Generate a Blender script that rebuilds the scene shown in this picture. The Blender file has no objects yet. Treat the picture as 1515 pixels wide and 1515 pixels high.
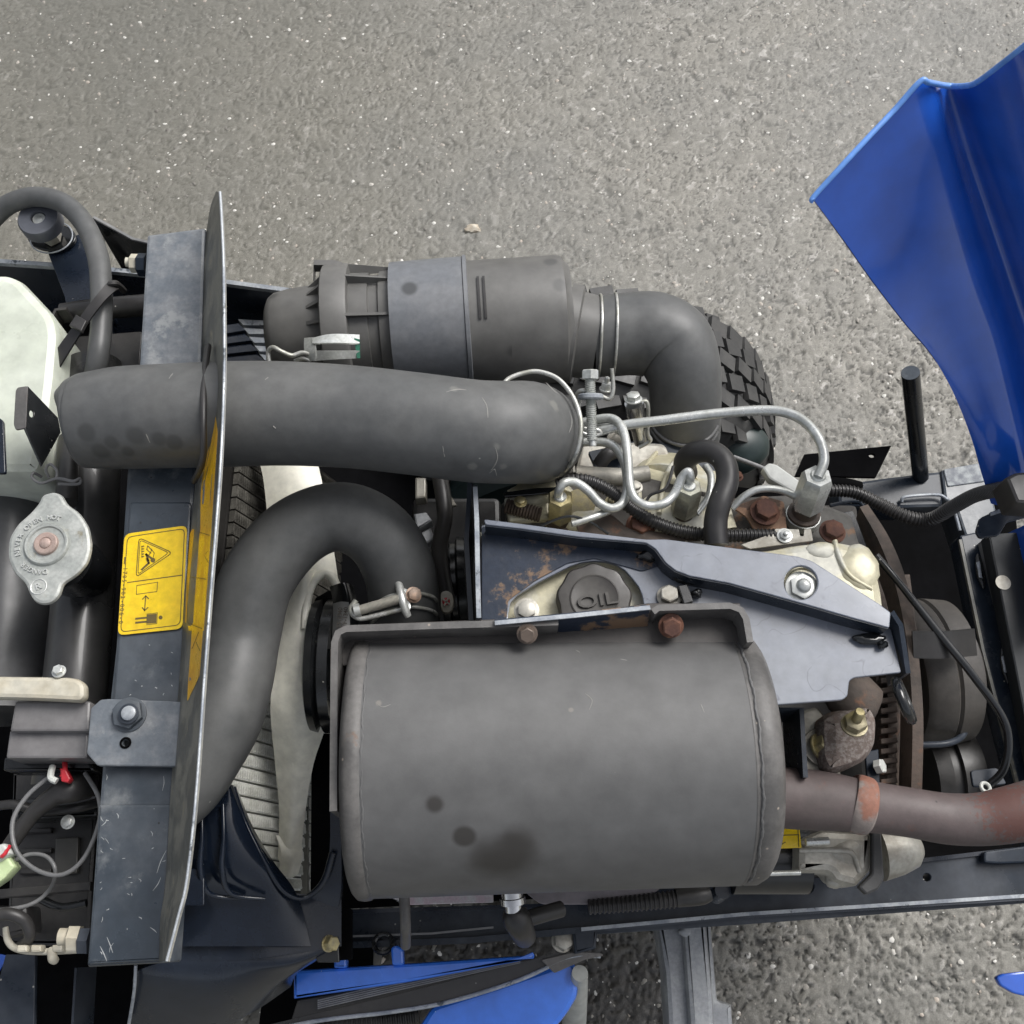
import bpy, bmesh, math, random
import numpy as np
from mathutils import Vector, Matrix
random.seed(7); rng = np.random.default_rng(7)
sc = bpy.context.scene
COL = sc.collection
# ---------------------------------------------------------------- camera
TILT = math.radians(22.0); F = 1552.0; CX = CY = 757.5
CAM = Vector((0, 0, 1.75))
cd = bpy.data.cameras.new('camera'); co = bpy.data.objects.new('camera', cd); COL.objects.link(co)
co.location = CAM; co.rotation_euler = (TILT, 0, 0)
cd.sensor_width = 36; cd.lens = F / 1515 * 36; cd.clip_start = .02; cd.clip_end = 500
sc.camera = co
# ---------------------------------------------------------------- sky and sun
SUN_EL, SUN_AZ = math.radians(50), math.radians(48)      # azimuth from +Y towards +X
w = bpy.data.worlds.new('World'); sc.world = w; w.use_nodes = True
nt = w.node_tree; nt.nodes.clear()
sky = nt.nodes.new('ShaderNodeTexSky'); sky.sky_type = 'NISHITA'; sky.sun_disc = False
sky.sun_elevation = SUN_EL; sky.sun_rotation = SUN_AZ; sky.dust_density = 4; sky.air_density = 1.0; sky.ozone_density = 1
hs = nt.nodes.new('ShaderNodeHueSaturation'); hs.inputs['Saturation'].default_value = .30
bg = nt.nodes.new('ShaderNodeBackground'); bg.inputs[1].default_value = .10
wo = nt.nodes.new('ShaderNodeOutputWorld')
nt.links.new(sky.outputs[0], hs.inputs['Color']); nt.links.new(hs.outputs[0], bg.inputs[0]); nt.links.new(bg.outputs[0], wo.inputs[0])
ld = bpy.data.lights.new('sun', 'SUN'); ld.energy = 1.4; ld.angle = math.radians(30); ld.color = (1, .985, .965)
lo = bpy.data.objects.new('sun', ld); COL.objects.link(lo)
sd = Vector((math.sin(SUN_AZ) * math.cos(SUN_EL), math.cos(SUN_AZ) * math.cos(SUN_EL), math.sin(SUN_EL)))
lo.rotation_euler = sd.to_track_quat('Z', 'Y').to_euler(); lo.location = sd * 5
sc.view_settings.view_transform = 'Standard'; sc.view_settings.look = 'None'
sc.view_settings.exposure = 0.88; sc.view_settings.gamma = 1
# ---------------------------------------------------------------- where a spot of the place lies
FW = Vector((0, math.sin(TILT), -math.cos(TILT))); UP = Vector((0, math.cos(TILT), math.sin(TILT))); RT = Vector((1, 0, 0))
def ray(u, v): return FW + RT * ((u - CX) / F) - UP * ((v - CY) / F)
def P(u, v, z):
    d = ray(u, v); return CAM + d * ((z - CAM.z) / d.z)
def M_(px, p): return px * (p - CAM).dot(FW) / F          # size in metres of px at point p
X, Y, Z = Vector((1, 0, 0)), Vector((0, 1, 0)), Vector((0, 0, 1))
# ---------------------------------------------------------------- materials
MATS = {}
def mat(name, col, rough=.5, metal=0, col2=None, scale=12, lo_=.42, hi=.62, bump=.15, bscale=260, spots=None, coat=0, spec=.5, rvar=.15, patch=None, dist=.0006, trans=0, rings=None):
    m = bpy.data.materials.new(name); m.use_nodes = True; n = m.node_tree; N = n.nodes; L = n.links
    b = N['Principled BSDF']; tc = N.new('ShaderNodeTexCoord'); gi = N.new('ShaderNodeObjectInfo')
    add = N.new('ShaderNodeVectorMath'); add.operation = 'ADD'
    L.new(tc.outputs['Object'], add.inputs[0])
    sm = N.new('ShaderNodeVectorMath'); sm.operation = 'SCALE'; sm.inputs[3].default_value = 1
    L.new(gi.outputs['Location'], sm.inputs[0]); L.new(sm.outputs[0], add.inputs[1])
    def noise(s, det=6, ro=.6):
        t = N.new('ShaderNodeTexNoise'); t.inputs['Scale'].default_value = s; t.inputs['Detail'].default_value = det; t.inputs['Roughness'].default_value = ro
        L.new(add.outputs[0], t.inputs['Vector']); return t
    def ramp(src, a, c):
        r = N.new('ShaderNodeMapRange'); r.interpolation_type = 'SMOOTHSTEP'; r.inputs[1].default_value = a; r.inputs[2].default_value = c
        L.new(src, r.inputs[0]); return r.outputs[0]
    def mix(f, a, c):
        x = N.new('ShaderNodeMix'); x.data_type = 'RGBA'
        if isinstance(f, float): x.inputs[0].default_value = f
        else: L.new(f, x.inputs[0])
        for s, val in ((6, a), (7, c)):
            if isinstance(val, tuple): x.inputs[s].default_value = (*val[:3], 1)
            else: L.new(val, x.inputs[s])
        return x.outputs[2]
    cur = tuple(col)
    n1 = noise(scale)
    if col2: cur = mix(ramp(n1.outputs[0], lo_, hi), tuple(col), tuple(col2))
    nf = noise(scale * 9, 5)
    k = N.new('ShaderNodeMapRange'); k.inputs[1].default_value = .3; k.inputs[2].default_value = .7; k.inputs[3].default_value = .86; k.inputs[4].default_value = 1.14
    L.new(nf.outputs[0], k.inputs[0])
    vm = N.new('ShaderNodeVectorMath'); vm.operation = 'SCALE'
    if isinstance(cur, tuple): vm.inputs[0].default_value = cur[:3]
    else: L.new(cur, vm.inputs[0])
    L.new(k.outputs[0], vm.inputs[3]); cur = vm.outputs[0]
    if patch:                                   # (colour, scale, lo, hi)
        pn = noise(patch[1], 8, .68); cur = mix(ramp(pn.outputs[0], patch[2], patch[3]), cur, patch[0])
    if rings:                                   # dried water marks: thin outlines (colour, scale, half width)
        rn = noise(rings[1], 2, .5); d_ = N.new('ShaderNodeMath'); d_.operation = 'SUBTRACT'; d_.inputs[1].default_value = .5; L.new(rn.outputs[0], d_.inputs[0])
        ab = N.new('ShaderNodeMath'); ab.operation = 'ABSOLUTE'; L.new(d_.outputs[0], ab.inputs[0]); bk_ = noise(rings[1] * 1.7, 3)
        m1 = N.new('ShaderNodeMath'); m1.operation = 'MULTIPLY'; L.new(ramp(ab.outputs[0], rings[2], 0), m1.inputs[0]); L.new(ramp(bk_.outputs[0], .48, .58), m1.inputs[1]); cur = mix(m1.outputs[0], cur, rings[0])
    if spots:                                   # dust and droplets
        sn = N.new('ShaderNodeTexVoronoi'); sn.inputs['Scale'].default_value = spots[1]; L.new(add.outputs[0], sn.inputs['Vector'])
        r = ramp(sn.outputs['Distance'], spots[2], spots[2] * .5)
        wn = N.new('ShaderNodeTexWhiteNoise'); L.new(sn.outputs['Position'], wn.inputs['Vector'])
        g = N.new('ShaderNodeMath'); g.operation = 'GREATER_THAN'; g.inputs[1].default_value = spots[3] if len(spots) > 3 else .6
        L.new(wn.outputs['Value'], g.inputs[0]); mm = N.new('ShaderNodeMath'); mm.operation = 'MULTIPLY'
        L.new(r, mm.inputs[0]); L.new(g.outputs[0], mm.inputs[1]); cur = mix(mm.outputs[0], cur, spots[0])
    L.new(cur, b.inputs['Base Color'])
    rr = N.new('ShaderNodeMapRange'); rr.inputs[1].default_value = .3; rr.inputs[2].default_value = .7
    rr.inputs[3].default_value = max(.03, rough - rvar); rr.inputs[4].default_value = min(1, rough + rvar); L.new(n1.outputs[0], rr.inputs[0]); L.new(rr.outputs[0], b.inputs['Roughness'])
    b.inputs['Metallic'].default_value = metal; b.inputs['Specular IOR Level'].default_value = spec
    if coat: b.inputs['Coat Weight'].default_value = coat; b.inputs['Coat Roughness'].default_value = .06
    if trans:
        b.inputs['Subsurface Weight'].default_value = trans; b.inputs['Subsurface Radius'].default_value = (.02, .02, .015); b.inputs['Subsurface Scale'].default_value = .5
    if bump:
        bn = noise(bscale, 4); bp = N.new('ShaderNodeBump'); bp.inputs['Strength'].default_value = bump; bp.inputs['Distance'].default_value = dist
        L.new(bn.outputs[0], bp.inputs['Height']); L.new(bp.outputs[0], b.inputs['Normal'])
    MATS[name] = m; return m
DUST = ((.32, .31, .28), 90, .10, .8)
rubber = mat('rubber hose', (.080, .082, .082), .5, col2=(.098, .099, .097), scale=9, bump=.12, bscale=500, spots=((.25, .25, .23), 60, .07, .86), spec=.45, patch=((.10, .10, .095), 7, .62, .78))
rubber_dk = mat('black rubber', (.022, .021, .021), .42, col2=(.035, .033, .032), bump=.1, spots=DUST)
plastic = mat('grey black plastic', (.098, .096, .091), .52, col2=(.120, .118, .112), scale=7, bump=.08, spots=((.066, .066, .064), 26, .24, .7), lo_=.4, hi=.65)
bandm = mat('weathered band', (.135, .143, .155), .5, col2=(.165, .17, .178), scale=14, bump=.2, bscale=90, spots=((.055, .058, .062), 24, .24, .7))
muff = mat('muffler paint', (.094, .0935, .0925), .54, col2=(.100, .099, .0975), scale=5, bump=.10, bscale=600, spots=((.20, .19, .17), 70, .055, .82), patch=((.075, .072, .07), 5, .64, .78))
muff_rim = mat('muffler rim', (.075, .072, .069), .5, col2=(.11, .105, .10), scale=30, bump=.5, bscale=90, spots=((.28, .24, .2), 90, .12, .75), patch=((.12, .07, .045), 25, .64, .74))
pipe = mat('exhaust pipe', (.086, .066, .064), .66, col2=(.074, .062, .058), scale=9, bump=.35, bscale=260, patch=((.12, .055, .04), 30, .60, .75), spots=((.02, .015, .015), 50, .08, .9))
rustm = mat('rust', (.14, .06, .035), .85, col2=(.085, .042, .032), scale=40, bump=.7, bscale=300, patch=((.24, .12, .06), 60, .6, .72))
rustor = mat('orange rust', (.22, .10, .068), .8, col2=(.21, .18, .165), scale=30, bump=.6, bscale=300, lo_=.44, hi=.56)
rustdk = mat('brown castiron', (.085, .062, .048), .75, col2=(.055, .045, .038), scale=25, bump=.7, bscale=240, patch=((.16, .075, .04), 30, .58, .72))
grain = mat('grainy rusty casting', (.13, .10, .085), .8, col2=(.24, .21, .19), scale=260, bump=.9, bscale=400, patch=((.19, .085, .045), 18, .55, .68), dist=.001)
navy = mat('navy painted steel', (.016, .022, .032), .3, col2=(.045, .052, .064), scale=9, bump=.06, coat=.03, spec=.25, spots=DUST, patch=((.09, .095, .10), 10, .62, .82))
navy_sh = mat('glossy navy shroud', (.007, .011, .020), .24, col2=(.011, .016, .026), scale=7, bump=.05, coat=.15, spec=.4, spots=((.2, .2, .2), 80, .06, .9))
beamm = mat('weathered beam paint', (.034, .044, .056), .4, col2=(.068, .079, .092), scale=12, bump=.35, bscale=60, patch=((.17, .18, .185), 20, .54, .74), spots=((.02, .02, .022), 80, .10, .86), coat=.1, rvar=.2)
beamt = mat('mottled beam paint', (.12, .135, .152), .42, col2=(.185, .195, .205), scale=34, bump=.3, bscale=70, patch=((.25, .26, .262), 30, .57, .68), coat=.1)
brk = mat('grey blue bracket', (.150, .166, .200), .33, col2=(.185, .20, .228), scale=8, bump=.12, bscale=110, rings=((.11, .12, .15), 24, .012), spots=((.02, .02, .03), 60, .05, .9), coat=.25, rvar=.12)
brk_r = mat('navy rusted bracket', (.014, .022, .040), .5, col2=(.030, .038, .052), scale=20, bump=.5, bscale=120, patch=((.17, .11, .07), 20, .50, .57), coat=0, spec=.3, spots=((.3, .3, .28), 60, .14, .8))
grime = mat('grimy plate', (.085, .085, .075), .5, col2=(.17, .165, .14), scale=30, bump=.4, bscale=150, patch=((.25, .22, .15), 55, .58, .74))
edgem = mat('bright worn edge', (.33, .35, .37), .45, .15, col2=(.20, .22, .25), scale=40, bump=.3, patch=((.06, .07, .08), 55, .56, .64))
zinc = mat('zinc plated steel', (.60, .61, .585), .33, .55, col2=(.46, .47, .44), scale=45, bump=.15, rvar=.1)
wire_m = mat('bright wire', (.52, .52, .49), .36, .5, col2=(.33, .33, .29), scale=60, bump=.1)
brass = mat('yellow zinc', (.42, .36, .19), .42, .6, col2=(.28, .25, .17), scale=60, bump=.3, patch=((.12, .075, .04), 50, .6, .72))
alu = mat('cast aluminium', (.40, .385, .34), .5, .35, col2=(.28, .26, .22), scale=25, bump=.5, bscale=160, patch=((.10, .085, .06), 30, .6, .78))
cream = mat('cream cast metal', (.50, .465, .33), .45, .15, col2=(.56, .55, .48), scale=22, bump=.35, bscale=130, patch=((.26, .21, .11), 34, .61, .76), lo_=.45, hi=.6)
capm = mat('dull tinned cap', (.33, .345, .325), .5, .3, col2=(.43, .44, .415), scale=38, bump=.6, bscale=170, patch=((.24, .22, .16), 45, .60, .70))
capr = mat('pinkish rivet', (.36, .27, .235), .6, .2, col2=(.28, .22, .19), scale=60, bump=.2)
oilm = mat('oil cap plastic', (.042, .038, .035), .5, col2=(.054, .050, .045), scale=20, bump=.15, bscale=300)
fanm = mat('ivory fan plastic', (.84, .82, .70), .42, col2=(.80, .78, .68), scale=9, bump=.05, patch=((.30, .26, .16), 14, .62, .80), trans=.1)
white_pl = mat('milky tank plastic', (.50, .53, .45), .34, col2=(.56, .585, .51), scale=5, bump=.05, trans=.25)
ivory = mat('ivory lever', (.47, .45, .38), .45, col2=(.42, .38, .29), scale=14, bump=.1, patch=((.30, .17, .07), 16, .66, .76))
blk = mat('matt black', (.0028, .0028, .003), .9, col2=(.0045, .0045, .005), bump=.1, spec=.03)  # set near void so the gap sheets look shaded
blkg = mat('glossy black', (.009, .010, .011), .24, col2=(.015, .016, .017), bump=.05, coat=.15, spots=DUST)
darkg = mat('dark dirty plastic', (.018, .017, .016), .42, col2=(.034, .032, .03), scale=22, bump=.3, bscale=80, patch=((.10, .10, .095), 18, .63, .8))
blue = mat('blue gloss paint', (.011, .078, .42), .2, col2=(.012, .083, .44), scale=3, bump=.02, coat=.8, rvar=.05, spots=((.5, .6, .8), 50, .035, .94))
blue_l = mat('blue paint lit tone', (.03, .14, .60), .25, col2=(.035, .155, .64), scale=5, bump=.02, coat=.5, rvar=.05, spots=((.35, .5, .8), 90, .06, .8))  # same blue as the bonnet, colour lightened where more light falls
blue_e = mat('light blue edge', (.13, .30, .72), .3, bump=.02, coat=.3)
yellow = mat('yellow label', (.78, .54, .012), .38, col2=(.72, .47, .012), scale=15, bump=.04)
orange = mat('amber sticker and reflection', (.80, .46, .012), .35, col2=(.66, .34, .015), scale=40, bump=.1)
ink = mat('black print', (.045, .035, .025), .5, bump=0)
inkl = mat('brown print', (.12, .085, .02), .5, bump=0)
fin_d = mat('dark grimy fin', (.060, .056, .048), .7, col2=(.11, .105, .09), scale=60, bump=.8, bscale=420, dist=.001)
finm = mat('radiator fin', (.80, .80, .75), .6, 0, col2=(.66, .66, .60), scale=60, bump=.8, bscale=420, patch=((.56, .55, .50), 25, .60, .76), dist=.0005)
gmetal = mat('galvanised casting', (.24, .25, .265), .5, .2, col2=(.32, .33, .34), scale=30, bump=.7, bscale=90, patch=((.30, .31, .32), 30, .58, .74))
tyrem = mat('tyre rubber', (.030, .030, .030), .55, col2=(.048, .047, .045), scale=30, bump=.4, bscale=150)
hubm = mat('green black wheel', (.010, .020, .020), .4, col2=(.016, .028, .027), bump=.1)
whitep = mat('white connector', (.48, .49, .46), .4, col2=(.48, .49, .46), bump=.05)
greenp = mat('pale green connector', (.42, .52, .28), .35, col2=(.52, .60, .36), bump=.05, trans=.1)
redp = mat('red wire', (.42, .02, .03), .4, bump=0)
greent = mat('green tape', (.02, .13, .08), .5, bump=0)
pinkl = mat('pink printed label', (.48, .38, .42), .5, col2=(.5, .5, .5), scale=60, bump=.05)
greyw = mat('grey wire sheath', (.13, .13, .13), .45, col2=(.19, .19, .19), bump=.05)
# ---------------------------------------------------------------- mesh builder
class MB:
    def __init__(s): s.v = []; s.f = []
    def add(s, vs, fs):
        k = len(s.v); s.v += [tuple(x) for x in vs]; s.f += [tuple(i + k for i in f) for f in fs]; return s
def wloc(o):
    l = Vector(o.location)
    while o.parent: o = o.parent; l += Vector(o.location)
    return l
def obj(name, mb, m, parent=None, smooth=40, label=None, kind=None):
    c = np.array(mb.v).reshape(-1, 3); ctr = (c.max(0) + c.min(0)) / 2
    me = bpy.data.meshes.new(name); me.from_pydata((c - ctr).tolist(), [], mb.f); me.validate(); me.update()
    me.materials.append(m)
    if smooth: me.shade_smooth(); me.set_sharp_from_angle(angle=math.radians(smooth))
    o = bpy.data.objects.new(name, me); COL.objects.link(o)
    base = Vector((0, 0, 0))
    if parent: o.parent = parent; base = wloc(parent)
    o.location = Vector(ctr) - base
    if label: o['label'] = label
    if kind: o['kind'] = kind
    return o
def crom(pts, k, closed=False):
    pts = [Vector(p) for p in pts]; n = len(pts); out = []
    if n < 3 and not closed:
        return [pts[0].lerp(pts[-1], i / k) for i in range(k + 1)]
    for i in range(n if closed else n - 1):
        if closed: a, b, c, d = pts[(i - 1) % n], pts[i], pts[(i + 1) % n], pts[(i + 2) % n]
        else: a, b, c, d = pts[max(i - 1, 0)], pts[i], pts[i + 1], pts[min(i + 2, n - 1)]
        for j in range(k):
            t = j / k
            out.append(.5 * ((2 * b) + (-a + c) * t + (2 * a - 5 * b + 4 * c - d) * t * t + (-a + 3 * b - 3 * c + d) * t ** 3))
    if not closed: out.append(pts[-1])
    return out
def sweep(mb, pts, rad, n=16, closed=False, cap=True, flat=1.0, round_end=False):
    """sweep a circle of radius rad[i] along pts"""
    m = len(pts); T = []
    for i in range(m):
        a = pts[(i - 1) % m] if closed else pts[max(i - 1, 0)]; b = pts[(i + 1) % m] if closed else pts[min(i + 1, m - 1)]
        T.append((b - a).normalized())
    nrm = T[0].orthogonal().normalized()
    if abs(T[0].z) < .9: nrm = (Z - T[0] * T[0].z).normalized()
    vs = []; fs = []
    for i in range(m):
        nrm = (nrm - T[i] * nrm.dot(T[i])).normalized(); bi = T[i].cross(nrm)
        for j in range(n):
            a = 2 * math.pi * j / n; vs.append(pts[i] + nrm * (math.cos(a) * rad[i] * flat) + bi * (math.sin(a) * rad[i]))
    for i in range(m if closed else m - 1):
        for j in range(n):
            a, b = i * n + j, i * n + (j + 1) % n; c, d = ((i + 1) % m) * n + (j + 1) % n, ((i + 1) % m) * n + j
            fs.append((a, b, c, d))
    if not closed and cap:
        fs.append(tuple(range(n))[::-1]); fs.append(tuple((m - 1) * n + j for j in range(n)))
    mb.add(vs, fs); return mb
def tube(pp, n=20, k=8, corr=None, mb=None, closed=False, smooth_path=True):
    """pp: (u, v, z, radius in px)"""
    mb = mb or MB(); W = [P(a, b, c) for a, b, c, r in pp]; R = [M_(r, w) for (a, b, c, r), w in zip(pp, W)]
    if corr: k = 60
    q = crom(W, k, closed); rr = [x.x for x in crom([(r, 0, 0) for r in R], k, closed)]
    if corr:                                            # corrugated sleeve: (pitch, depth)
        L = [0]
        for i in range(1, len(q)): L.append(L[-1] + (q[i] - q[i - 1]).length)
        tot = L[-1]; cnt = int(tot / corr[0]) * 4; q2 = []; r2 = []; i = 0
        for j in range(cnt + 1):
            s = tot * j / cnt
            while i < len(L) - 2 and L[i + 1] < s: i += 1
            t = (s - L[i]) / max(1e-9, L[i + 1] - L[i]); q2.append(q[i].lerp(q[i + 1], t))
            r2.append((rr[i] * (1 - t) + rr[i + 1] * t) * (1 + corr[1] * (.5 if j % 4 in (1, 2) else -.5)))
        q, rr = q2, r2
    sweep(mb, q, rr, n, closed); return mb
def frame(ax):
    ax = Vector(ax).normalized(); a = ax.orthogonal().normalized()
    if abs(ax.z) < .95: a = (Z - ax * ax.z).normalized()
    else: a = (Y - ax * ax.y).normalized()
    return ax, a, ax.cross(a)
def lathe(org, ax, prof, n=40, mb=None, sq=1.0, lobes=None):
    """prof: (distance along axis, radius) in metres; sq squashes the up direction"""
    mb = mb or MB(); ax, a, b = frame(ax); vs = []; fs = []
    for s, r in prof:
        for j in range(n):
            t = 2 * math.pi * j / n; q = r * (1 + (lobes(t) if lobes else 0)); vs.append(Vector(org) + ax * s + a * math.cos(t) * q * sq + b * math.sin(t) * q)
    for i in range(len(prof) - 1):
        for j in range(n): fs.append((i * n + j, i * n + (j + 1) % n, (i + 1) * n + (j + 1) % n, (i + 1) * n + j))
    fs.append(tuple(range(n))[::-1]); fs.append(tuple((len(prof) - 1) * n + j for j in range(n)))
    mb.add(vs, fs); return mb
def lathe2(A, B, prof, **k):
    """A, B: (u,v,z); prof: (t 0..1 between A and B, radius px at A)"""
    a, b = P(*A), P(*B); L = (b - a).length; s = M_(1, (a + b) / 2)
    return lathe(a, b - a, [(t * L, r * s) for t, r in prof], **k)
def ring(org, ax, r, w, n=40, m=8, mb=None, sq=1, arc=None):
    mb = mb or MB(); ax, a, b = frame(ax)
    t0, t1 = arc or (0, 2 * math.pi); cl = arc is None
    pts = [Vector(org) + a * math.cos(t) * r * sq + b * math.sin(t) * r for t in [t0 + (t1 - t0) * i / n for i in range(n if cl else n + 1)]]
    return sweep(mb, pts, [w] * len(pts), m, cl)
def rounded(pts, r, k=4):
    if r <= 0: return [Vector((*p, 0)) if len(p) == 2 else Vector(p) for p in pts]
    pts = [Vector((p[0], p[1], 0)) for p in pts]; out = []; n = len(pts)
    for i in range(n):
        a, b, c = pts[i - 1], pts[i], pts[(i + 1) % n]; d1, d2 = a - b, c - b; q = min(r, d1.length * .45, d2.length * .45)
        s, e = b + d1.normalized() * q, b + d2.normalized() * q
        for j in range(k + 1):
            t = j / k; out.append((1 - t) ** 2 * s + 2 * t * (1 - t) * b + t * t * e)
    return out
def plate(outline, z=0, thick=.004, holes=(), rnd=4, bev=.0008, plane=None, mb=None):
    """a sheet whose upper face lies on height z (or on plane=(point, normal)) with outline in picture px; thickness goes below"""
    mb = mb or MB()
    if plane: O, nn = Vector(plane[0]), Vector(plane[1]).normalized()
    else: O, nn = Vector((0, 0, z)), Z.copy()
    if nn.dot(CAM - O) < 0: nn = -nn
    ex = (X - nn * nn.x).normalized() if abs(nn.x) < .9 else (Y - nn * nn.y).normalized(); ey = nn.cross(ex)
    def hit(p):
        d = ray(p[0], p[1]); t = (O - CAM).dot(nn) / d.dot(nn); w = CAM + d * t - O; return (w.dot(ex), w.dot(ey), 0)
    cu = bpy.data.curves.new('c', 'CURVE'); cu.dimensions = '2D'; cu.fill_mode = 'BOTH'; cu.extrude = max(thick / 2 - bev, 1e-5)
    cu.bevel_depth = bev; cu.bevel_resolution = 1; cu.offset = -bev
    for lp, r in [(outline, rnd)] + [(h, 0 if len(h) > 10 else rnd) for h in holes]:
        q = [hit(p) for p in rounded(lp, r)]; sp = cu.splines.new('POLY'); sp.points.add(len(q) - 1); sp.use_cyclic_u = True
        for i, p in enumerate(q): sp.points[i].co = (*p, 1)
    o = bpy.data.objects.new('c', cu); me = bpy.data.meshes.new_from_object(o)
    T = Matrix((( ex.x, ey.x, nn.x, O.x), (ex.y, ey.y, nn.y, O.y), (ex.z, ey.z, nn.z, O.z), (0, 0, 0, 1))) @ Matrix.Translation((0, 0, -thick / 2))
    mb.add([T @ v.co for v in me.vertices], [tuple(p.vertices) for p in me.polygons])
    bpy.data.objects.remove(o); bpy.data.curves.remove(cu); bpy.data.meshes.remove(me); return mb
def circ(u, v, r, n=24, ry=None): return [(u + r * math.cos(2 * math.pi * i / n), v + (ry or r) * math.sin(2 * math.pi * i / n)) for i in range(n)]
def wall(path, ztop, h, th=.003, mb=None, closed=False, top2=None):
    """upright sheet whose top edge runs along path (px at height ztop)"""
    mb = mb or MB(); W = [P(p[0], p[1], p[2] if len(p) > 2 else ztop) for p in path]; n = len(W); vs = []; fs = []
    for i in range(n):
        d = (W[min(i + 1, n - 1)] - W[max(i - 1, 0)]); d.z = 0; d.normalize(); s = Vector((-d.y, d.x, 0)) * th / 2
        for q in (W[i] + s, W[i] - s, W[i] - s - Z * h, W[i] + s - Z * h): vs.append(q)
    for i in range(n - 1):
        for j in range(4): fs.append((i * 4 + j, i * 4 + (j + 1) % 4, i * 4 + 4 + (j + 1) % 4, i * 4 + 4 + j))
    fs += [(3, 2, 1, 0), tuple((n - 1) * 4 + j for j in range(4))]
    return mb.add(vs, fs)
def loft(rows, th=.003, k=5, mb=None, cross=True):
    """rows of (u,v,z); smooth surface with thickness"""
    mb = mb or MB(); R = [crom([P(*q) for q in r], k) for r in rows]
    if cross and len(rows) > 2:
        cols = [crom([r[i] for r in R], k) for i in range(len(R[0]))]; R = [[c[j] for c in cols] for j in range(len(cols[0]))]
    a, b = len(R), len(R[0]); g = R; vs = []; bot = []
    for i in range(a):
        for j in range(b):
            du = g[min(i + 1, a - 1)][j] - g[max(i - 1, 0)][j]; dv = g[i][min(j + 1, b - 1)] - g[i][max(j - 1, 0)]
            nn = du.cross(dv); nn = nn.normalized() if nn.length > 1e-12 else Z.copy()
            if nn.dot(CAM - g[i][j]) < 0: nn = -nn
            vs.append(g[i][j]); bot.append(g[i][j] - nn * th)
    N = a * b; fs = []
    for i in range(a - 1):
        for j in range(b - 1):
            q = (i * b + j, i * b + j + 1, (i + 1) * b + j + 1, (i + 1) * b + j); fs.append(q); fs.append(tuple(x + N for x in q)[::-1])
    for j in range(b - 1):
        fs.append((j + 1, j, j + N, j + 1 + N)); q = (a - 1) * b + j; fs.append((q, q + 1, q + 1 + N, q + N))
    for i in range(a - 1):
        q = i * b; fs.append((q, q + b, q + b + N, q + N)); q = i * b + b - 1; fs.append((q + b, q, q + N, q + b + N))
    return mb.add(vs + bot, fs)
def hexa(org, ax, r, h, mb=None, ch=.12, rot=0, n=6):
    mb = mb or MB(); ax, a, b = frame(ax); vs = []; fs = []
    for s, q in ((0, 1), (h * (1 - ch), 1), (h, .86)):
        for j in range(n):
            t = 2 * math.pi * (j + rot) / n; vs.append(Vector(org) + ax * s + a * math.cos(t) * r * q + b * math.sin(t) * r * q)
    for i in range(2):
        for j in range(n): fs.append((i * n + j, i * n + (j + 1) % n, (i + 1) * n + (j + 1) % n, (i + 1) * n + j))
    fs += [tuple(range(n))[::-1], tuple(2 * n + j for j in range(n))]; return mb.add(vs, fs)
def bolt(u, v, z, rpx, ax=(0, 0, 1), h=.7, washer=1.35, dome=0, stud=0, mb=None, rot=0):
    """hex head centred in the picture at u,v; h in head radii"""
    mb = mb or MB(); o = P(u, v, z); r = M_(rpx, o); ax = Vector(ax).normalized()
    if washer: lathe(o - ax * r * .22, ax, [(0, r * washer), (r * .2, r * washer), (r * .22, r * washer * .95)], 28, mb)
    hexa(o, ax, r, r * h, mb, rot=rot)
    if dome: lathe(o + ax * r * h, ax, [(0, r * dome)] + [(r * dome * math.sin(t), r * dome * math.cos(t)) for t in (.3, .6, .9, 1.2, 1.45)], 20, mb)
    if stud: lathe(o + ax * r * h, ax, [(0, r * .45), (r * stud, r * .45), (r * stud * 1.1, r * .36)], 16, mb)
    return mb
def thread(A, B, rpx, mb=None, pitch=.0013):
    mb = mb or MB(); a, b = P(*A), P(*B); L = (b - a).length; n = max(4, int(L / pitch)); r = M_(rpx, a)
    return lathe(a, b - a, [(L * i / (2 * n), r * (1 if i % 2 else .82)) for i in range(2 * n + 1)], 16, mb)
def blob(u, v, z, rx, ry, rz, jit=.12, mb=None, seed=1, sub=3):
    mb = mb or MB(); bm = bmesh.new(); bmesh.ops.create_icosphere(bm, subdivisions=sub, radius=1); o = P(u, v, z); s = M_(1, o); rr = random.Random(seed)
    ph = [rr.uniform(0, 6) for _ in range(6)]
    vs = []
    for q in bm.verts:
        c = q.co; k = 1 + jit * (math.sin(c.x * 3.1 + ph[0]) * math.sin(c.y * 3.7 + ph[1]) + .5 * math.sin(c.x * 7 + ph[2]) * math.sin(c.y * 8 + c.z * 5 + ph[3]))
        vs.append(o + Vector((c.x * rx * s * k, c.y * ry * s * k, c.z * rz * s * k)))
    mb.add(vs, [tuple(x.index for x in f.verts) for f in bm.faces]); bm.free(); return mb
def stroke(path, z, wpx, mb, closed=False, h=.0001):
    W = [P(p[0], p[1], z) for p in path]
    if closed: W.append(W[0])
    for i in range(len(W) - 1):
        a, b = W[i], W[i + 1]; d = (b - a).normalized(); s = Vector((-d.y, d.x, 0)) * M_(wpx / 2, a); e = d * M_(wpx / 2, a) * .6
        mb.add([a - e + s, a - e - s, b + e - s, b + e + s], [(0, 1, 2, 3)])
    return mb
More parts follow.
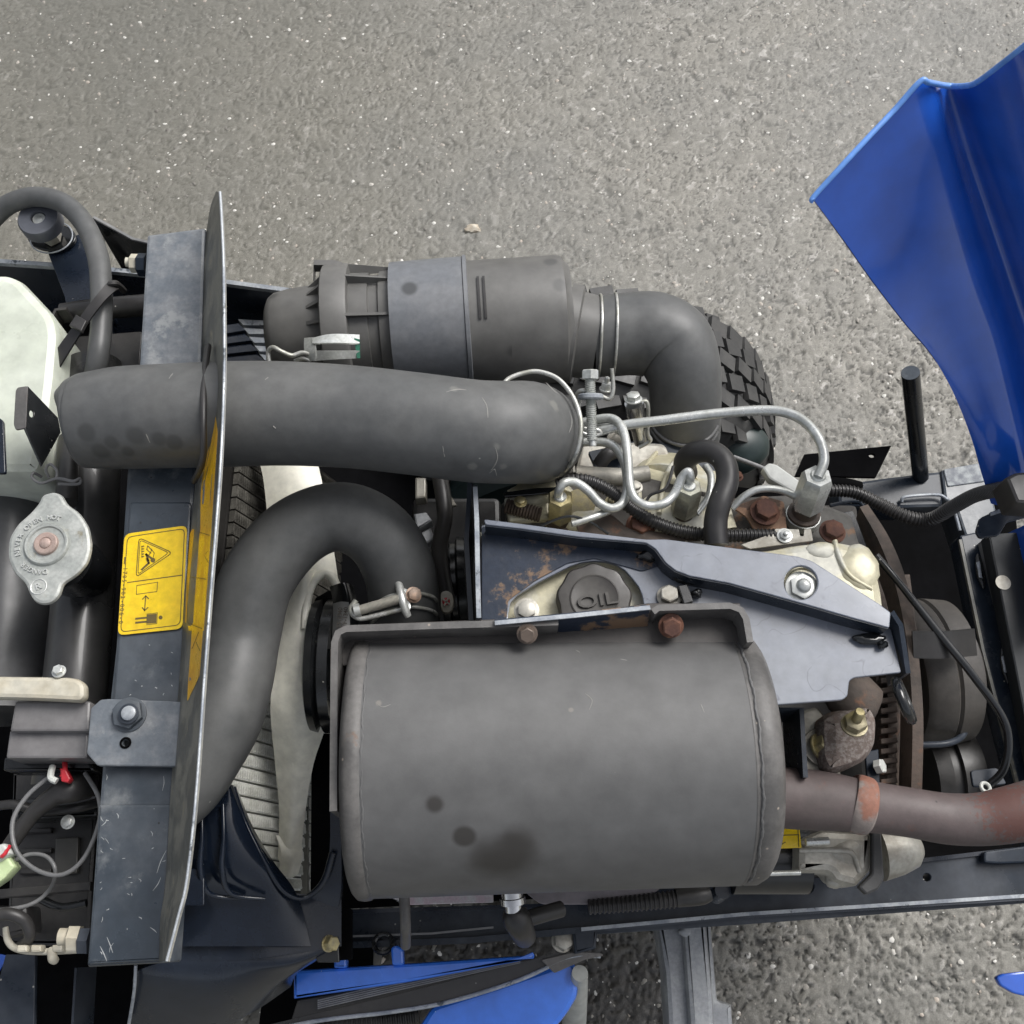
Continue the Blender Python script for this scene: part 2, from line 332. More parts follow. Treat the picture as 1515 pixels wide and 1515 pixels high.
def text(body, org, ex, ey, size, depth, mb=None, align='CENTER', sx=1):
    mb = mb or MB(); cu = bpy.data.curves.new('t', 'FONT'); cu.body = body; cu.size = size; cu.extrude = depth / 2; cu.align_x = align; cu.align_y = 'CENTER'; cu.resolution_u = 3; cu.offset = size * .012
    o = bpy.data.objects.new('t', cu); me = bpy.data.meshes.new_from_object(o); ex = Vector(ex).normalized(); ey = Vector(ey).normalized(); nn = ex.cross(ey)
    mb.add([Vector(org) + ex * v.co.x * sx + ey * v.co.y + nn * (v.co.z + depth / 2) for v in me.vertices], [tuple(p.vertices) for p in me.polygons])
    bpy.data.objects.remove(o); bpy.data.curves.remove(cu); bpy.data.meshes.remove(me); return mb
# ---------------------------------------------------------------- road
def vnoise(x, y, s, seed):
    r = np.random.default_rng(seed); g = r.random((257, 257)); x = x * s + 1000.3; y = y * s + 1000.7
    xi = np.floor(x).astype(int); yi = np.floor(y).astype(int); fx = x - xi; fy = y - yi; fx = fx * fx * (3 - 2 * fx); fy = fy * fy * (3 - 2 * fy)
    a = g[xi % 256, yi % 256]; b = g[(xi + 1) % 256, yi % 256]; c = g[xi % 256, (yi + 1) % 256]; d = g[(xi + 1) % 256, (yi + 1) % 256]
    return (a * (1 - fx) + b * fx) * (1 - fy) + (c * (1 - fx) + d * fx) * fy
def worley(x, y, s, seed):
    """distance to the nearest and second nearest stone centre, and that stone's random number"""
    r = np.random.default_rng(seed); jx, jy, rv = r.random((256, 256)), r.random((256, 256)), r.random((256, 256))
    x = x * s + 500.2; y = y * s + 500.6; xi = np.floor(x).astype(int); yi = np.floor(y).astype(int)
    f1 = np.full(x.shape, 9.); f2 = np.full(x.shape, 9.); k = np.zeros(x.shape)
    for dx in (-1, 0, 1):
        for dy in (-1, 0, 1):
            cx, cy = xi + dx, yi + dy; px = cx + jx[cx % 256, cy % 256]; py = cy + jy[cx % 256, cy % 256]; d = np.hypot(x - px, y - py); n = d < f1
            f2 = np.where(n, f1, np.minimum(f2, d)); k = np.where(n, rv[cx % 256, cy % 256], k); f1 = np.where(n, d, f1)
    return f1, f2, k
def sstep(a, b, t): t = np.clip((t - a) / (b - a), 0, 1); return t * t * (3 - 2 * t)
def road_all(x, y):
    wx = x + .007 * (vnoise(x, y, 90, 5) - .5); wy = y + .007 * (vnoise(x, y, 90, 6) - .5)
    wx = x + .022 * (vnoise(x, y, 55, 5) - .5) + .008 * (vnoise(x, y, 120, 15) - .5); wy = y + .022 * (vnoise(x, y, 55, 6) - .5) + .008 * (vnoise(x, y, 120, 16) - .5)
    n1 = vnoise(wx, wy * 1.15, 78, 1); n2 = vnoise(wx, wy, 150, 4); b1, b2, k2 = worley(wx, wy, 120, 2)
    rough = np.clip(.43 + .80 * (x * .40 + (.75 - y) * .5) + .25 * (vnoise(x, y, 1.6, 8) - .5), .28, .85)
    cr = np.maximum(1 - sstep(.0, .085, np.abs(n1 - .5)), .8 * (1 - sstep(.0, .12, np.abs(n2 - .5))))        # curling hollows between the stones
    cr = cr * sstep(.12, .50, vnoise(x, y, 40, 12) + .12)
    dome = .55 * sstep(0, .35, b2 - b1) * (.4 + .6 * k2) + .45 * vnoise(wx, wy, 90, 11)
    h = (dome * .55 - cr * .75 + .12 * vnoise(x, y, 300, 3)) * .0085 * rough + .004 * (vnoise(x, y, 3, 9) - .5)
    return h, k2, 1 - cr, rough
def road_h(x, y): return road_all(x, y)[0]
xs = np.concatenate([[-60, -20, -8, -4, -2.2], np.arange(-1.62, 1.62, .0034), [2.2, 4, 8, 20, 60]])
ys = np.concatenate([[-60, -20, -8, -3, -1], np.arange(-.42, 2.42, .0037), [3, 5, 9, 20, 60]])
gx, gy = np.meshgrid(xs, ys); gz, gk, gm, gr_ = road_all(gx, gy)
far = (np.abs(gx) > 1.615) | (gy > 2.415) | (gy < -.418); gz[far] = -.003; gk[far] = .5; gm[far] = .9; gr_[far] = .4
nx, ny = len(xs), len(ys)
me = bpy.data.meshes.new('road'); co_ = np.stack([gx, gy, gz], -1).reshape(-1, 3).astype(np.float32)
i, j = np.meshgrid(np.arange(ny - 1), np.arange(nx - 1), indexing='ij'); a = i * nx + j
fc = np.stack([a, a + 1, a + nx + 1, a + nx], -1).reshape(-1, 4).astype(np.int32)
def npmesh(me, vs, fc):
    k = fc.shape[1]; me.vertices.add(len(vs)); me.vertices.foreach_set('co', vs.astype(np.float32).ravel()); me.loops.add(fc.size); me.loops.foreach_set('vertex_index', fc.astype(np.int32).ravel())
    me.polygons.add(len(fc)); me.polygons.foreach_set('loop_start', np.arange(0, fc.size, k, dtype=np.int32)); me.polygons.foreach_set('loop_total', np.full(len(fc), k, dtype=np.int32)); me.update(calc_edges=True); me.validate()
npmesh(me, co_, fc); me.shade_smooth()
for nm, ar in (('stone', gk), ('mask', gm), ('rough', gr_)): at = me.attributes.new(nm, 'FLOAT', 'POINT'); at.data.foreach_set('value', ar.astype(np.float32).ravel())
rm = bpy.data.materials.new('asphalt'); rm.use_nodes = True; N = rm.node_tree.nodes; L = rm.node_tree.links; b = N['Principled BSDF']
tc = N.new('ShaderNodeTexCoord')
def tn(s, d=5, r=.6, typ='ShaderNodeTexNoise'):
    t = N.new(typ); t.inputs['Scale'].default_value = s
    if typ.endswith('Noise'): t.inputs['Detail'].default_value = d; t.inputs['Roughness'].default_value = r
    L.new(tc.outputs['Object'], t.inputs['Vector']); return t
def rp(src, pts):
    r = N.new('ShaderNodeValToRGB'); e = r.color_ramp.elements; e[0].position, e[0].color = pts[0][0], (*pts[0][1], 1); e[1].position, e[1].color = pts[-1][0], (*pts[-1][1], 1)
    for p, c in pts[1:-1]: q = e.new(p); q.color = (*c, 1)
    L.new(src, r.inputs[0]); return r.outputs[0]
def mx(f, a, b_, mode='MIX'):
    x = N.new('ShaderNodeMix'); x.data_type = 'RGBA'; x.blend_type = mode
    if isinstance(f, float): x.inputs[0].default_value = f
    else: L.new(f, x.inputs[0])
    for s, val in ((6, a), (7, b_)):
        if isinstance(val, tuple): x.inputs[s].default_value = (*val[:3], 1)
        else: L.new(val, x.inputs[s])
    return x.outputs[2]
big = tn(1.3, 3); mid = tn(38, 4); fine = tn(420, 5, .7)
def attr(n): q = N.new('ShaderNodeAttribute'); q.attribute_name = n; return q.outputs['Fac']
c = rp(attr('stone'), [(0, (.170, .161, .137)), (.5, (.205, .195, .168)), (.85, (.245, .233, .203)), (.95, (.33, .315, .285)), (1, (.42, .40, .365))])
c = mx(rp(attr('mask'), [(.15, (0, 0, 0)), (.75, (1, 1, 1))]), mx(rp(attr('rough'), [(.15, (0, 0, 0)), (.7, (1, 1, 1))]), (.105, .100, .084), (.036, .033, .028)), c)
c = mx(rp(big.outputs[0], [(.40, (0, 0, 0)), (.62, (1, 1, 1))]), c, mx(.6, c, (.135, .135, .125)))
c = mx(.45, c, rp(mid.outputs[0], [(.3, (.72, .71, .68)), (.5, (1, 1, 1)), (.72, (1.25, 1.24, 1.22))]), 'MULTIPLY')
c = mx(.5, c, rp(fine.outputs[0], [(.3, (.42, .42, .42)), (.55, (1, 1, 1)), (.72, (1.6, 1.6, 1.6))]), 'MULTIPLY')
sx_ = N.new('ShaderNodeSeparateXYZ'); L.new(tc.outputs['Object'], sx_.inputs[0]); wd_ = N.new('ShaderNodeMath'); wd_.operation = 'MULTIPLY_ADD'; wd_.inputs[1].default_value = .9; L.new(big.outputs[0], wd_.inputs[0]); L.new(sx_.outputs[0], wd_.inputs[2])
damp = rp(wd_.outputs[0], [(-.25 + .0, (1, 1, 1)), (.75, (0, 0, 0))])          # damp, smoother area to the left
c = mx(damp, c, mx(.5, c, (.125, .119, .094)))
wp = P(740, 1470, 0); vs_ = N.new('ShaderNodeVectorMath'); vs_.operation = 'SUBTRACT'; vs_.inputs[1].default_value = (wp.x, wp.y, 0); L.new(tc.outputs['Object'], vs_.inputs[0])
vm_ = N.new('ShaderNodeVectorMath'); vm_.operation = 'MULTIPLY'; vm_.inputs[1].default_value = (1, 2.4, 1); L.new(vs_.outputs[0], vm_.inputs[0]); vl = N.new('ShaderNodeVectorMath'); vl.operation = 'LENGTH'; L.new(vm_.outputs[0], vl.inputs[0])
wa = N.new('ShaderNodeMath'); wa.operation = 'MULTIPLY_ADD'; wa.inputs[1].default_value = .35; L.new(tn(9, 4).outputs[0], wa.inputs[0]); L.new(vl.outputs['Value'], wa.inputs[2])
wet = rp(wa.outputs[0], [(.43, (1, 1, 1)), (.60, (0, 0, 0))])               # wet patch below the side cover, with the tractor's shade painted in
c = mx(wet, c, mx(.86, c, (.016, .014, .012)))  # darkens the wet patch together with the painted tractor shade
L.new(c, b.inputs['Base Color'])
rr = N.new('ShaderNodeMapRange'); rr.inputs[3].default_value = .55; rr.inputs[4].default_value = .34; L.new(damp, rr.inputs[0]); wr_ = N.new('ShaderNodeMix'); L.new(wet, wr_.inputs[0]); L.new(rr.outputs[0], wr_.inputs[2]); wr_.inputs[3].default_value = .3; L.new(wr_.outputs[0], b.inputs['Roughness'])
bp = N.new('ShaderNodeBump'); bp.inputs['Strength'].default_value = .6; bp.inputs['Distance'].default_value = .0012; L.new(fine.outputs[0], bp.inputs['Height']); L.new(bp.outputs[0], b.inputs['Normal'])
me.materials.append(rm); road = bpy.data.objects.new('road', me); COL.objects.link(road); road['kind'] = 'structure'
# loose and embedded chippings
def stones(n, smin, smax, x0, x1, y0, y1, seed):
    r = np.random.default_rng(seed); base = np.array([(1, 0, 0), (.5, .87, 0), (-.5, .87, 0), (-1, 0, 0), (-.5, -.87, 0), (.5, -.87, 0), (.45, .3, .8), (-.45, .35, .85), (0, -.5, .75)], float)
    fcs = np.array([(0, 1, 6), (1, 2, 7), (2, 3, 7), (3, 4, 8), (4, 5, 8), (5, 0, 6), (1, 7, 6), (3, 8, 7), (5, 6, 8), (6, 7, 8)])
    x = r.uniform(x0, x1, n); y = r.uniform(y0, y1, n); s = smin + (smax - smin) * r.random(n) ** 3; an = r.uniform(0, 6.28, n)
    v = base[None] * (1 + r.uniform(-.25, .25, (n, 9, 3))); v[:, :, 0] *= 1.35; v *= s[:, None, None]; v[:, :, 2] *= .42
    ca, sa = np.cos(an)[:, None], np.sin(an)[:, None]; vx = v[:, :, 0] * ca - v[:, :, 1] * sa; vy = v[:, :, 0] * sa + v[:, :, 1] * ca
    h = road_h(x, y); out = np.stack([vx + x[:, None], vy + y[:, None], v[:, :, 2] + h[:, None] - s[:, None] * .12], -1)
    f = (fcs[None] + (np.arange(n) * 9)[:, None, None]).reshape(-1, 3); return out.reshape(-1, 3), f
v1, f1 = stones(30000, .0010, .0042, -1.6, 1.6, -.4, 2.4, 3)
me = bpy.data.meshes.new('chippings'); npmesh(me, v1, f1)
sm_ = bpy.data.materials.new('stone chippings'); sm_.use_nodes = True; N = sm_.node_tree.nodes; L = sm_.node_tree.links; b = N['Principled BSDF']
g = N.new('ShaderNodeNewGeometry'); cr = N.new('ShaderNodeValToRGB'); e = cr.color_ramp.elements
e[0].position = 0; e[0].color = (.13, .12, .105, 1); e[1].position = 1; e[1].color = (.58, .56, .52, 1)
for p_, c_ in ((.45, (.20, .19, .165, 1)), (.7, (.30, .275, .24, 1)), (.80, (.36, .31, .26, 1)), (.86, (.5, .49, .45, 1))): q = e.new(p_); q.color = c_
L.new(g.outputs['Random Per Island'], cr.inputs[0]); L.new(cr.outputs[0], b.inputs['Base Color']); b.inputs['Roughness'].default_value = .55
me.materials.append(sm_); o = bpy.data.objects.new('chippings', me); COL.objects.link(o); o['kind'] = 'stuff'; o['label'] = 'pale stone chippings set in the wet grey asphalt'; o['category'] = 'gravel'
st = obj('pebble', blob(699, 338, .003, 12, 8, 5, .2, seed=4), mat('pale stone', (.5, .46, .38), .6, col2=(.42, .36, .28), scale=90, bump=.3))
st['label'] = 'single pale flat pebble lying on the asphalt above the air cleaner'; st['category'] = 'stone'
# ================================================================ the tractor
T = bpy.data.objects.new('compact_tractor', None); COL.objects.link(T); T.location = (0, .25, 0)
T['label'] = 'blue compact tractor with bonnet raised, showing its engine, muffler, hoses and radiator'; T['category'] = 'tractor'
BV = {}
def hitp(o, u, v):
    from mathutils.bvhtree import BVHTree
    w_ = wloc(o)
    if o.name not in BV: BV[o.name] = BVHTree.FromPolygons([v_.co + w_ for v_ in o.data.vertices], [tuple(p.vertices) for p in o.data.polygons])
    t = BV[o.name]; return t.ray_cast(CAM, ray(u, v).normalized())[0]
def on(o, pts, lift=.001):
    """(u, v, r) points laid on the surface of o"""
    out = []; last = next(h.z for h in (hitp(o, q[0], q[1]) for q in pts) if h)
    for q in pts:
        h = hitp(o, q[0], q[1]); z_ = h.z + lift if h else last - .004; last = z_; out.append((q[0], q[1], z_, *q[2:]))
    return out
def stain(m, o, u, v, r, col, soft=.5, amp=.5, sc=30):
    from mathutils.bvhtree import BVHTree
    w_ = wloc(o); t = BVHTree.FromPolygons([v_.co + w_ for v_ in o.data.vertices], [tuple(p.vertices) for p in o.data.polygons]); h = t.ray_cast(CAM, ray(u, v).normalized())[0]
    if h is None: print('no hit', u, v); return
    n = m.node_tree; N = n.nodes; L = n.links; b = N['Principled BSDF']; src = b.inputs['Base Color'].links[0].from_socket
    tc = [x for x in N if x.type == 'TEX_COORD'][0]; s = N.new('ShaderNodeVectorMath'); s.operation = 'DISTANCE'; s.inputs[1].default_value = h - w_; L.new(tc.outputs['Object'], s.inputs[0])
    tx = N.new('ShaderNodeTexNoise'); tx.inputs['Scale'].default_value = sc; L.new(tc.outputs['Object'], tx.inputs['Vector'])
    a = N.new('ShaderNodeMath'); a.operation = 'MULTIPLY_ADD'; R_ = M_(r, h); a.inputs[1].default_value = R_ * amp; L.new(tx.outputs[0], a.inputs[0]); L.new(s.outputs['Value'], a.inputs[2])
    q = N.new('ShaderNodeMapRange'); q.interpolation_type = 'SMOOTHSTEP'; q.inputs[1].default_value = R_ * (1 + amp * .5); q.inputs[2].default_value = R_ * (1 + amp * .5 - soft); L.new(a.outputs[0], q.inputs[0])
    x = N.new('ShaderNodeMix'); x.data_type = 'RGBA'; L.new(q.outputs[0], x.inputs[0]); L.new(src, x.inputs[6]); x.inputs[7].default_value = (*col, 1); L.new(x.outputs[2], b.inputs['Base Color'])
def part(name, mb, m, parent=None, label=None, smooth=40): return obj(name, mb, m, parent or T, smooth, label)
#PARTS
# ---- black sheet and dark block put in for the shade in the engine bay
part('bay_dark_sheet', plate([(-120, 600), (120, 560), (420, 520), (900, 700), (1235, 735), (1500, 735), (1560, 1290), (500, 1345), (140, 1400), (-120, 1400)], .36, .01), blk)  # added black sheet standing in for the bay's deep shade
eb = MB(); plate([(740, 740), (1270, 745), (1290, 1290), (760, 1300)], .70, .26, rnd=10, bev=.006, mb=eb)
part('bay_shade_block', eb, mat('bay shade block', (.016, .015, .014), .6, col2=(.034, .03, .026), scale=20, bump=.5, bscale=90))
tc_ = part('timing_cover', plate([(610, 735), (740, 735), (745, 1000), (600, 1000)], .62, .20, rnd=10, bev=.006), darkg)
part('pump_pulley', lathe2((655, 860, .66), (690, 858, .66), [(0, 60), (.3, 66), (.4, 58), (.6, 58), (.7, 66), (1, 64)], n=44), blkg)
part('bracket_lug', plate([(614, 706), (630, 706), (630, 736), (614, 738)], .74, .02, rnd=2, bev=.002), alu, tc_)
part('bracket_lug', plate([(612, 760), (630, 757), (640, 770), (616, 784)], .73, .02, rnd=2, bev=.002), gmetal, tc_)
part('bracket_lug', plate([(618, 790), (636, 780), (644, 796), (626, 808)], .72, .02, rnd=2, bev=.002), gmetal, tc_)
part('bracket_lug', plate([(664, 728), (676, 748), (660, 750)], .74, .004, rnd=1), alu, tc_)
part('dark_hose', tube([(650, 700, .74, 12), (658, 760, .74, 12), (650, 820, .72, 12), (664, 900, .70, 12)], 16), rubber_dk)
# ---- far side rail and grille pieces behind the bulkhead
fr = part('far_side_panel', wall([(-60, 384), (120, 396), (300, 414), (436, 432), (600, 440)], .80, .17, .004), navy_sh)
part('panel_rim', wall([(-60, 382), (120, 394), (300, 412), (436, 430), (600, 438)], .803, .006, .005), edgem, fr)
gs = []
for k in range(7):
    x0 = 352 + k * 8; y0 = 472 + k * 13
    m = plate([(x0, y0), (430, y0 + 4), (430, y0 + 9), (x0 + 8, y0 + 9)], .76 - .001 * k, .012, rnd=0, bev=.0003)
    part('grille_slat', m, edgem if k < 6 else finm)
for k in range(5):
    y0 = 478 + k * 15
    part('louvre', plate([(325, y0 + 4), (352 + k * 9, y0), (364 + k * 9, y0 + 11), (325, y0 + 17)], .79 - .004 * k, .01, rnd=1, bev=.0006), navy_sh)
# ---- radiator core: upright tubes seen along a steep angle
zc = .785; xw = P(302, 1250, zc).x
rc = MB()
y0w, y1w = P(336, 600, zc).y, P(336, 1308, zc).y
mbx = MB(); hh = .215
def boxw(mb, a, b_):
    x0, y0, z0 = a; x1, y1, z1 = b_
    return mb.add([(x0, y0, z0), (x1, y0, z0), (x1, y1, z0), (x0, y1, z0), (x0, y0, z1), (x1, y0, z1), (x1, y1, z1), (x0, y1, z1)], [(3, 2, 1, 0), (4, 5, 6, 7), (0, 1, 5, 4), (1, 2, 6, 5), (2, 3, 7, 6), (3, 0, 4, 7)])
core = part('radiator_core', boxw(MB(), (xw - .03, y1w, zc - hh - .01), (xw - .006, y0w, zc + .002)), darkg)
pitch = .0135; nfin = int((y0w - y1w) / pitch)
fm = MB()
rows = 110
for i in range(rows + 1):                                    # folded fin ribbon, zigzag across the gap
    z = -hh / 2 + hh * i / rows; yy = (pitch * .33) * (1 if i % 2 else -1)
    fm.v += [(-.004, yy, z), (.0042, yy, z)]
for i in range(rows): fm.f.append((2 * i, 2 * i + 1, 2 * i + 3, 2 * i + 2))
boxw(fm, (-.004, -pitch * .43, -hh / 2), (.0022, pitch * .43, hh / 2))
proto = proto2 = None
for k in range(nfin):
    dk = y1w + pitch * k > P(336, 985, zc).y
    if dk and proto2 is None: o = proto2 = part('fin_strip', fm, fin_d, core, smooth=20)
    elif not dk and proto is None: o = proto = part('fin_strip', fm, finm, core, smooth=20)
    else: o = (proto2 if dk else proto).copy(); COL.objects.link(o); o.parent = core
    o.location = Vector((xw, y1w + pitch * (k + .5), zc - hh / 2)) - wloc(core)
TL = math.radians(-20); core.rotation_euler = (0, TL, 0); core.location.x += hh / 2 * math.sin(-TL) * .9
part('radiator_side_frame', wall([(452, 1180), (449, 1330)], .62, .03, .006), grime)
part('fin_mask_sheet', plate([(461, 1085), (505, 1085), (505, 1330), (459, 1330)], .705, .01, rnd=3), blk)  # added black sheet, hides the fins in the dark gap
# ---- fan
fan = part('fan_hub', lathe2((474, 968, .74), (520, 962, .74), [(0, 60), (.1, 84), (.5, 92), (1, 88)], n=48), blk)
rp_ = [(452, 931), (453, 900), (459, 872), (470, 854), (484, 849), (497, 864), (506, 900), (510, 960), (506, 1020), (495, 1062)]
part('hub_ring', tube([(a, b_, .80 if i < 7 else .78, 6.5) for i, (a, b_) in enumerate(rp_)], 12, 6), fanm, fan)
part('fan_blade', loft([[(436, 849, .80), (420, 905, .79), (408, 984, .78), (400, 1047, .77), (407, 1130, .73), (413, 1200, .70), (411, 1270, .68)],
    [(452, 846, .81), (440, 910, .80), (434, 985, .79), (436, 1060, .775), (436, 1130, .74), (432, 1200, .71), (424, 1290, .68)],
    [(466, 842, .80), (456, 915, .80), (460, 985, .79), (486, 1050, .77), (464, 1130, .735), (452, 1200, .70), (443, 1285, .675)]], .003, 5), fanm, fan)
part('fan_blade', loft([[(470, 1040, .765), (480, 1075, .76)], [(452, 1095, .75), (458, 1120, .735)], [(432, 1130, .74), (446, 1170, .72)]], .003, 4), fanm, fan)
part('fan_blade', loft([[(408, 1235, .69), (416, 1262, .69), (412, 1292, .675)], [(428, 1240, .688), (432, 1268, .69), (430, 1299, .675)], [(442, 1236, .68), (448, 1262, .68), (442, 1292, .668)]], .003, 5), fanm, fan)
part('fan_blade', loft([[(372, 650, .79), (388, 700, .79), (396, 770, .78)], [(420, 650, .80), (432, 700, .80), (440, 770, .79)], [(462, 650, .79), (478, 720, .79), (486, 770, .78)]], .003, 5), fanm, fan)
part('fan_blade', loft([[(440, 830, .80), (430, 860, .795)], [(470, 818, .80), (468, 850, .80)], [(492, 800, .79), (500, 855, .79)]], .003, 4), fanm, fan)
# ---- drive belt with printed strip
bl = part('drive_belt', loft([[(488, 868, .80), (493, 900, .805), (490, 960, .80), (486, 1020, .79)], [(507, 862, .812), (514, 900, .815), (513, 960, .812), (505, 1020, .80)], [(523, 866, .80), (528, 900, .805), (530, 960, .80), (524, 1020, .79)]], .004, 6), blkg)
part('belt_print_band', loft([[(493, 893, .8065), (492, 925, .8065), (491, 960, .804)], [(504, 890, .815), (505, 925, .816), (504, 960, .813)], [(516, 891, .8155), (518, 925, .816), (518, 960, .812)]], .0005, 5), mat('belt print grey', (.22, .22, .21), .5, bump=0), bl)
pt = MB(); q = P(502, 914, .8185)
text('TF-1340', q + Vector((.0005, 0, 0)), -Y * -1, -X, .0058, .0003, pt); text('TF-1340', q + Vector((.0058, 0, .0008)), Y, -X, .0058, .0003, pt)
part('print', pt, ink, bl)
part('pulley', lathe2((462, 985, .76), (500, 985, .76), [(0, 80), (.12, 96), (.4, 98), (.5, 90), (.62, 98), (1, 98)], n=48), blkg)
# ---- U shaped lower radiator hose
uh = part('lower_radiator_hose', tube([(225, 1205, .83, 54), (272, 1160, .84, 57), (303, 1112, .845, 58), (331, 1060, .85, 58), (347, 1005, .85, 56.5), (359, 940, .85, 55.5), (379, 862, .865, 55), (424, 800, .875, 54), (475, 769, .88, 51.5), (522, 768, .88, 52), (566, 797, .87, 53), (592, 848, .85, 53), (598, 905, .82, 52), (600, 940, .79, 52)], 36, 8), rubber,
          label='black rubber hose bent like an upside-down U beside the fan')
part('clamp_wire', tube(on(uh, [(551, 900, 2.8), (560, 891, 2.8), (580, 881, 2.8), (611, 877, 2.8), (638, 882, 2.8), (646, 889, 2.8)], .0012), 10), wire_m, uh)
part('clamp_wire', tube(on(uh, [(551, 922, 2.8), (560, 912, 2.8), (580, 902, 2.8), (611, 898, 2.8), (638, 903, 2.8), (646, 909, 2.8)], .0012), 10), wire_m, uh)
zb = hitp(uh, 592, 885).z
part('clamp_bar', tube([(588, 862, zb + .008, 4.5), (591, 868, zb + .009, 6), (595, 886, zb + .011, 6.5), (600, 903, zb + .008, 6), (604, 912, zb + .005, 5)], 14), zinc, uh)
part('clamp_bar', plate([(594, 868), (604, 872), (608, 900), (600, 908), (592, 890)], zb + .008, .003, rnd=3, bev=.0008), zinc, uh)
part('clamp_screw', thread((532, 903, zb), (594, 885, zb + .010), 7.5, pitch=.0011), alu, uh)
part('screw_end', tube([(524, 904, zb, 10), (533, 902, zb, 10)], 14), zinc, uh)
part('clamp_wire', tube([(527, 888, zb, 4), (519, 903, zb - .002, 4.5), (532, 915, zb - .003, 4), (560, 910, zb, 4), (598, 900, zb + .004, 4)], 10), wire_m, uh)
part('clamp_bolt', bolt(612, 880, zb + .009, 10.5, ax=(.35, -.1, .9), h=.8, washer=1.15), mat('coppery bolt', (.36, .24, .17), .5, .5, col2=(.26, .2, .16), scale=80, bump=.3), uh)
pc = part('screw_terminal', plate([(652, 876), (661, 873), (669, 878), (672, 892), (668, 905), (656, 907), (652, 898)], .80, .006, rnd=4, bev=.001), ivory)
part('screw_head', lathe(P(660, 890, .801), Z, [(0, .0037), (.001, .0037), (.0014, .0028)], 20), redp, pc)
sx = MB(); stroke([(655, 886), (665, 894)], .8028, 2.5, sx); stroke([(664, 884), (657, 896)], .8028, 2.5, sx); part('cross_slot', sx, ivory, pc)
# ---- muffler
A, B = P(531, 1129, .858), P(1113, 1116, .855); ax = (B - A); Lm = ax.length; r0 = M_(191, P(820, 1140, .858)) * 1.0
print('muffler r', r0, 'L', Lm)
mu = part('muffler', lathe(A, ax, [(.012, r0 * .994)] + [(Lm - .0215, r0 * .966)], n=96), muff, label='large dark grey cylindrical exhaust muffler')
part('end_cap', lathe(A, ax, [(-.003, r0 * .55), (-.002, r0 * .93), (.0, r0 * .975), (.003, r0 * 1.004), (.008, r0 * 1.012), (.0125, r0 * 1.006), (.0145, r0 * .99)], n=96), muff_rim, mu)
part('end_cap', lathe(A, ax, [(Lm - .023, r0 * .962), (Lm - .022, r0 * .968), (Lm - .021, r0 * .968), (Lm - .019, r0 * .957), (Lm - .016, r0 * .965), (Lm - .008, r0 * .965), (Lm - .002, r0 * .935), (Lm + .002, r0 * .88), (Lm + .004, r0 * .76), (Lm + .005, r0 * .5)], n=96), muff_rim, mu)
def seam(pos, rr_, w, a0, a1, seed):
    r_ = random.Random(seed); _, ua, ub = frame(ax); n = 220; pts = []; rad = []
    for t in range(n):
        a_ = math.radians(a0 + (a1 - a0) * t / (n - 1)); pts.append(A + ax.normalized() * (pos + .0005 * math.sin(t * .31) + .0002 * math.sin(t * 1.3)) + (ua * math.cos(a_) + ub * math.sin(a_)) * rr_)
        rad.append(w * (.85 + .16 * math.sin(t * .6 + 2 * math.sin(t * .23)) + r_.uniform(-.05, .05)))
    return sweep(MB(), pts, rad, 8)
part('weld_seam', seam(Lm - .0175, r0 * .959, .0014, -80, 80, 3), muff, mu)
part('weld_seam', seam(.0155, r0 * .987, .0012, -80, 80, 4), muff, mu)
for u_, v_, r_, k_ in ((687, 1238, 21, .45), (745, 1272, 62, .7), (643, 1190, 17, .6), (760, 1245, 40, .9)): stain(muff, mu, u_, v_, r_, (.036, .033, .030), soft=k_, amp=.35 if r_ < 30 else .8)
for u_, v_, r_ in ((845, 1050, 5), (560, 1040, 6)): stain(muff, mu, u_, v_, r_, (.16, .15, .135), soft=.6, amp=.9, sc=120)
ms = mat('soot stain', (.035, .032, .029), .5, col2=(.045, .041, .037), bump=.05)
# ---- muffler mounting bracket
bx = part('muffler_bracket', wall([(493, 1200), (494, 1010), (495, 950), (500, 936), (512, 930), (660, 925), (826, 920)], .948, .07, .0055), muff_rim, label='channel bracket holding the muffler, brown with rust at its left end')
part('bracket_flange', wall([(966, 905), (975, 899), (1080, 896), (1096, 902), (1104, 915), (1110, 950)], .948, .06, .0052), muff_rim, bx)
part('bracket_floor', plate([(505, 925), (826, 912), (960, 892), (1095, 892), (1108, 960), (506, 985)], .922, .004, rnd=2), mat('dark bracket paint', (.035, .031, .029), .5, col2=(.05, .044, .04), bump=.3), bx)
part('rust_strip', wall([(490, 1180), (491, 1010), (491, 960)], .944, .05, .002), rustor, bx)
part('cross_plate', loft([[(732, 922, .951), (850, 911, .951), (962, 899, .951)], [(734, 950, .90), (850, 950, .90), (955, 946, .90)]], .003, 4), brk_r)
part('plate_edge', wall([(732, 921.5), (850, 910.5), (962, 898.5)], .9525, .002, .0034), edgem)
part('rusty_bolt', bolt(993, 926, .936, 15, ax=(0, -.5, .85), h=.9, washer=1.25), rustm)
part('rusty_bolt', bolt(780, 938, .945, 12, ax=(0, -.5, .85), h=.9, washer=1.3), mat('brown bolt', (.13, .10, .08), .6, .3, col2=(.08, .06, .05), bump=.4))
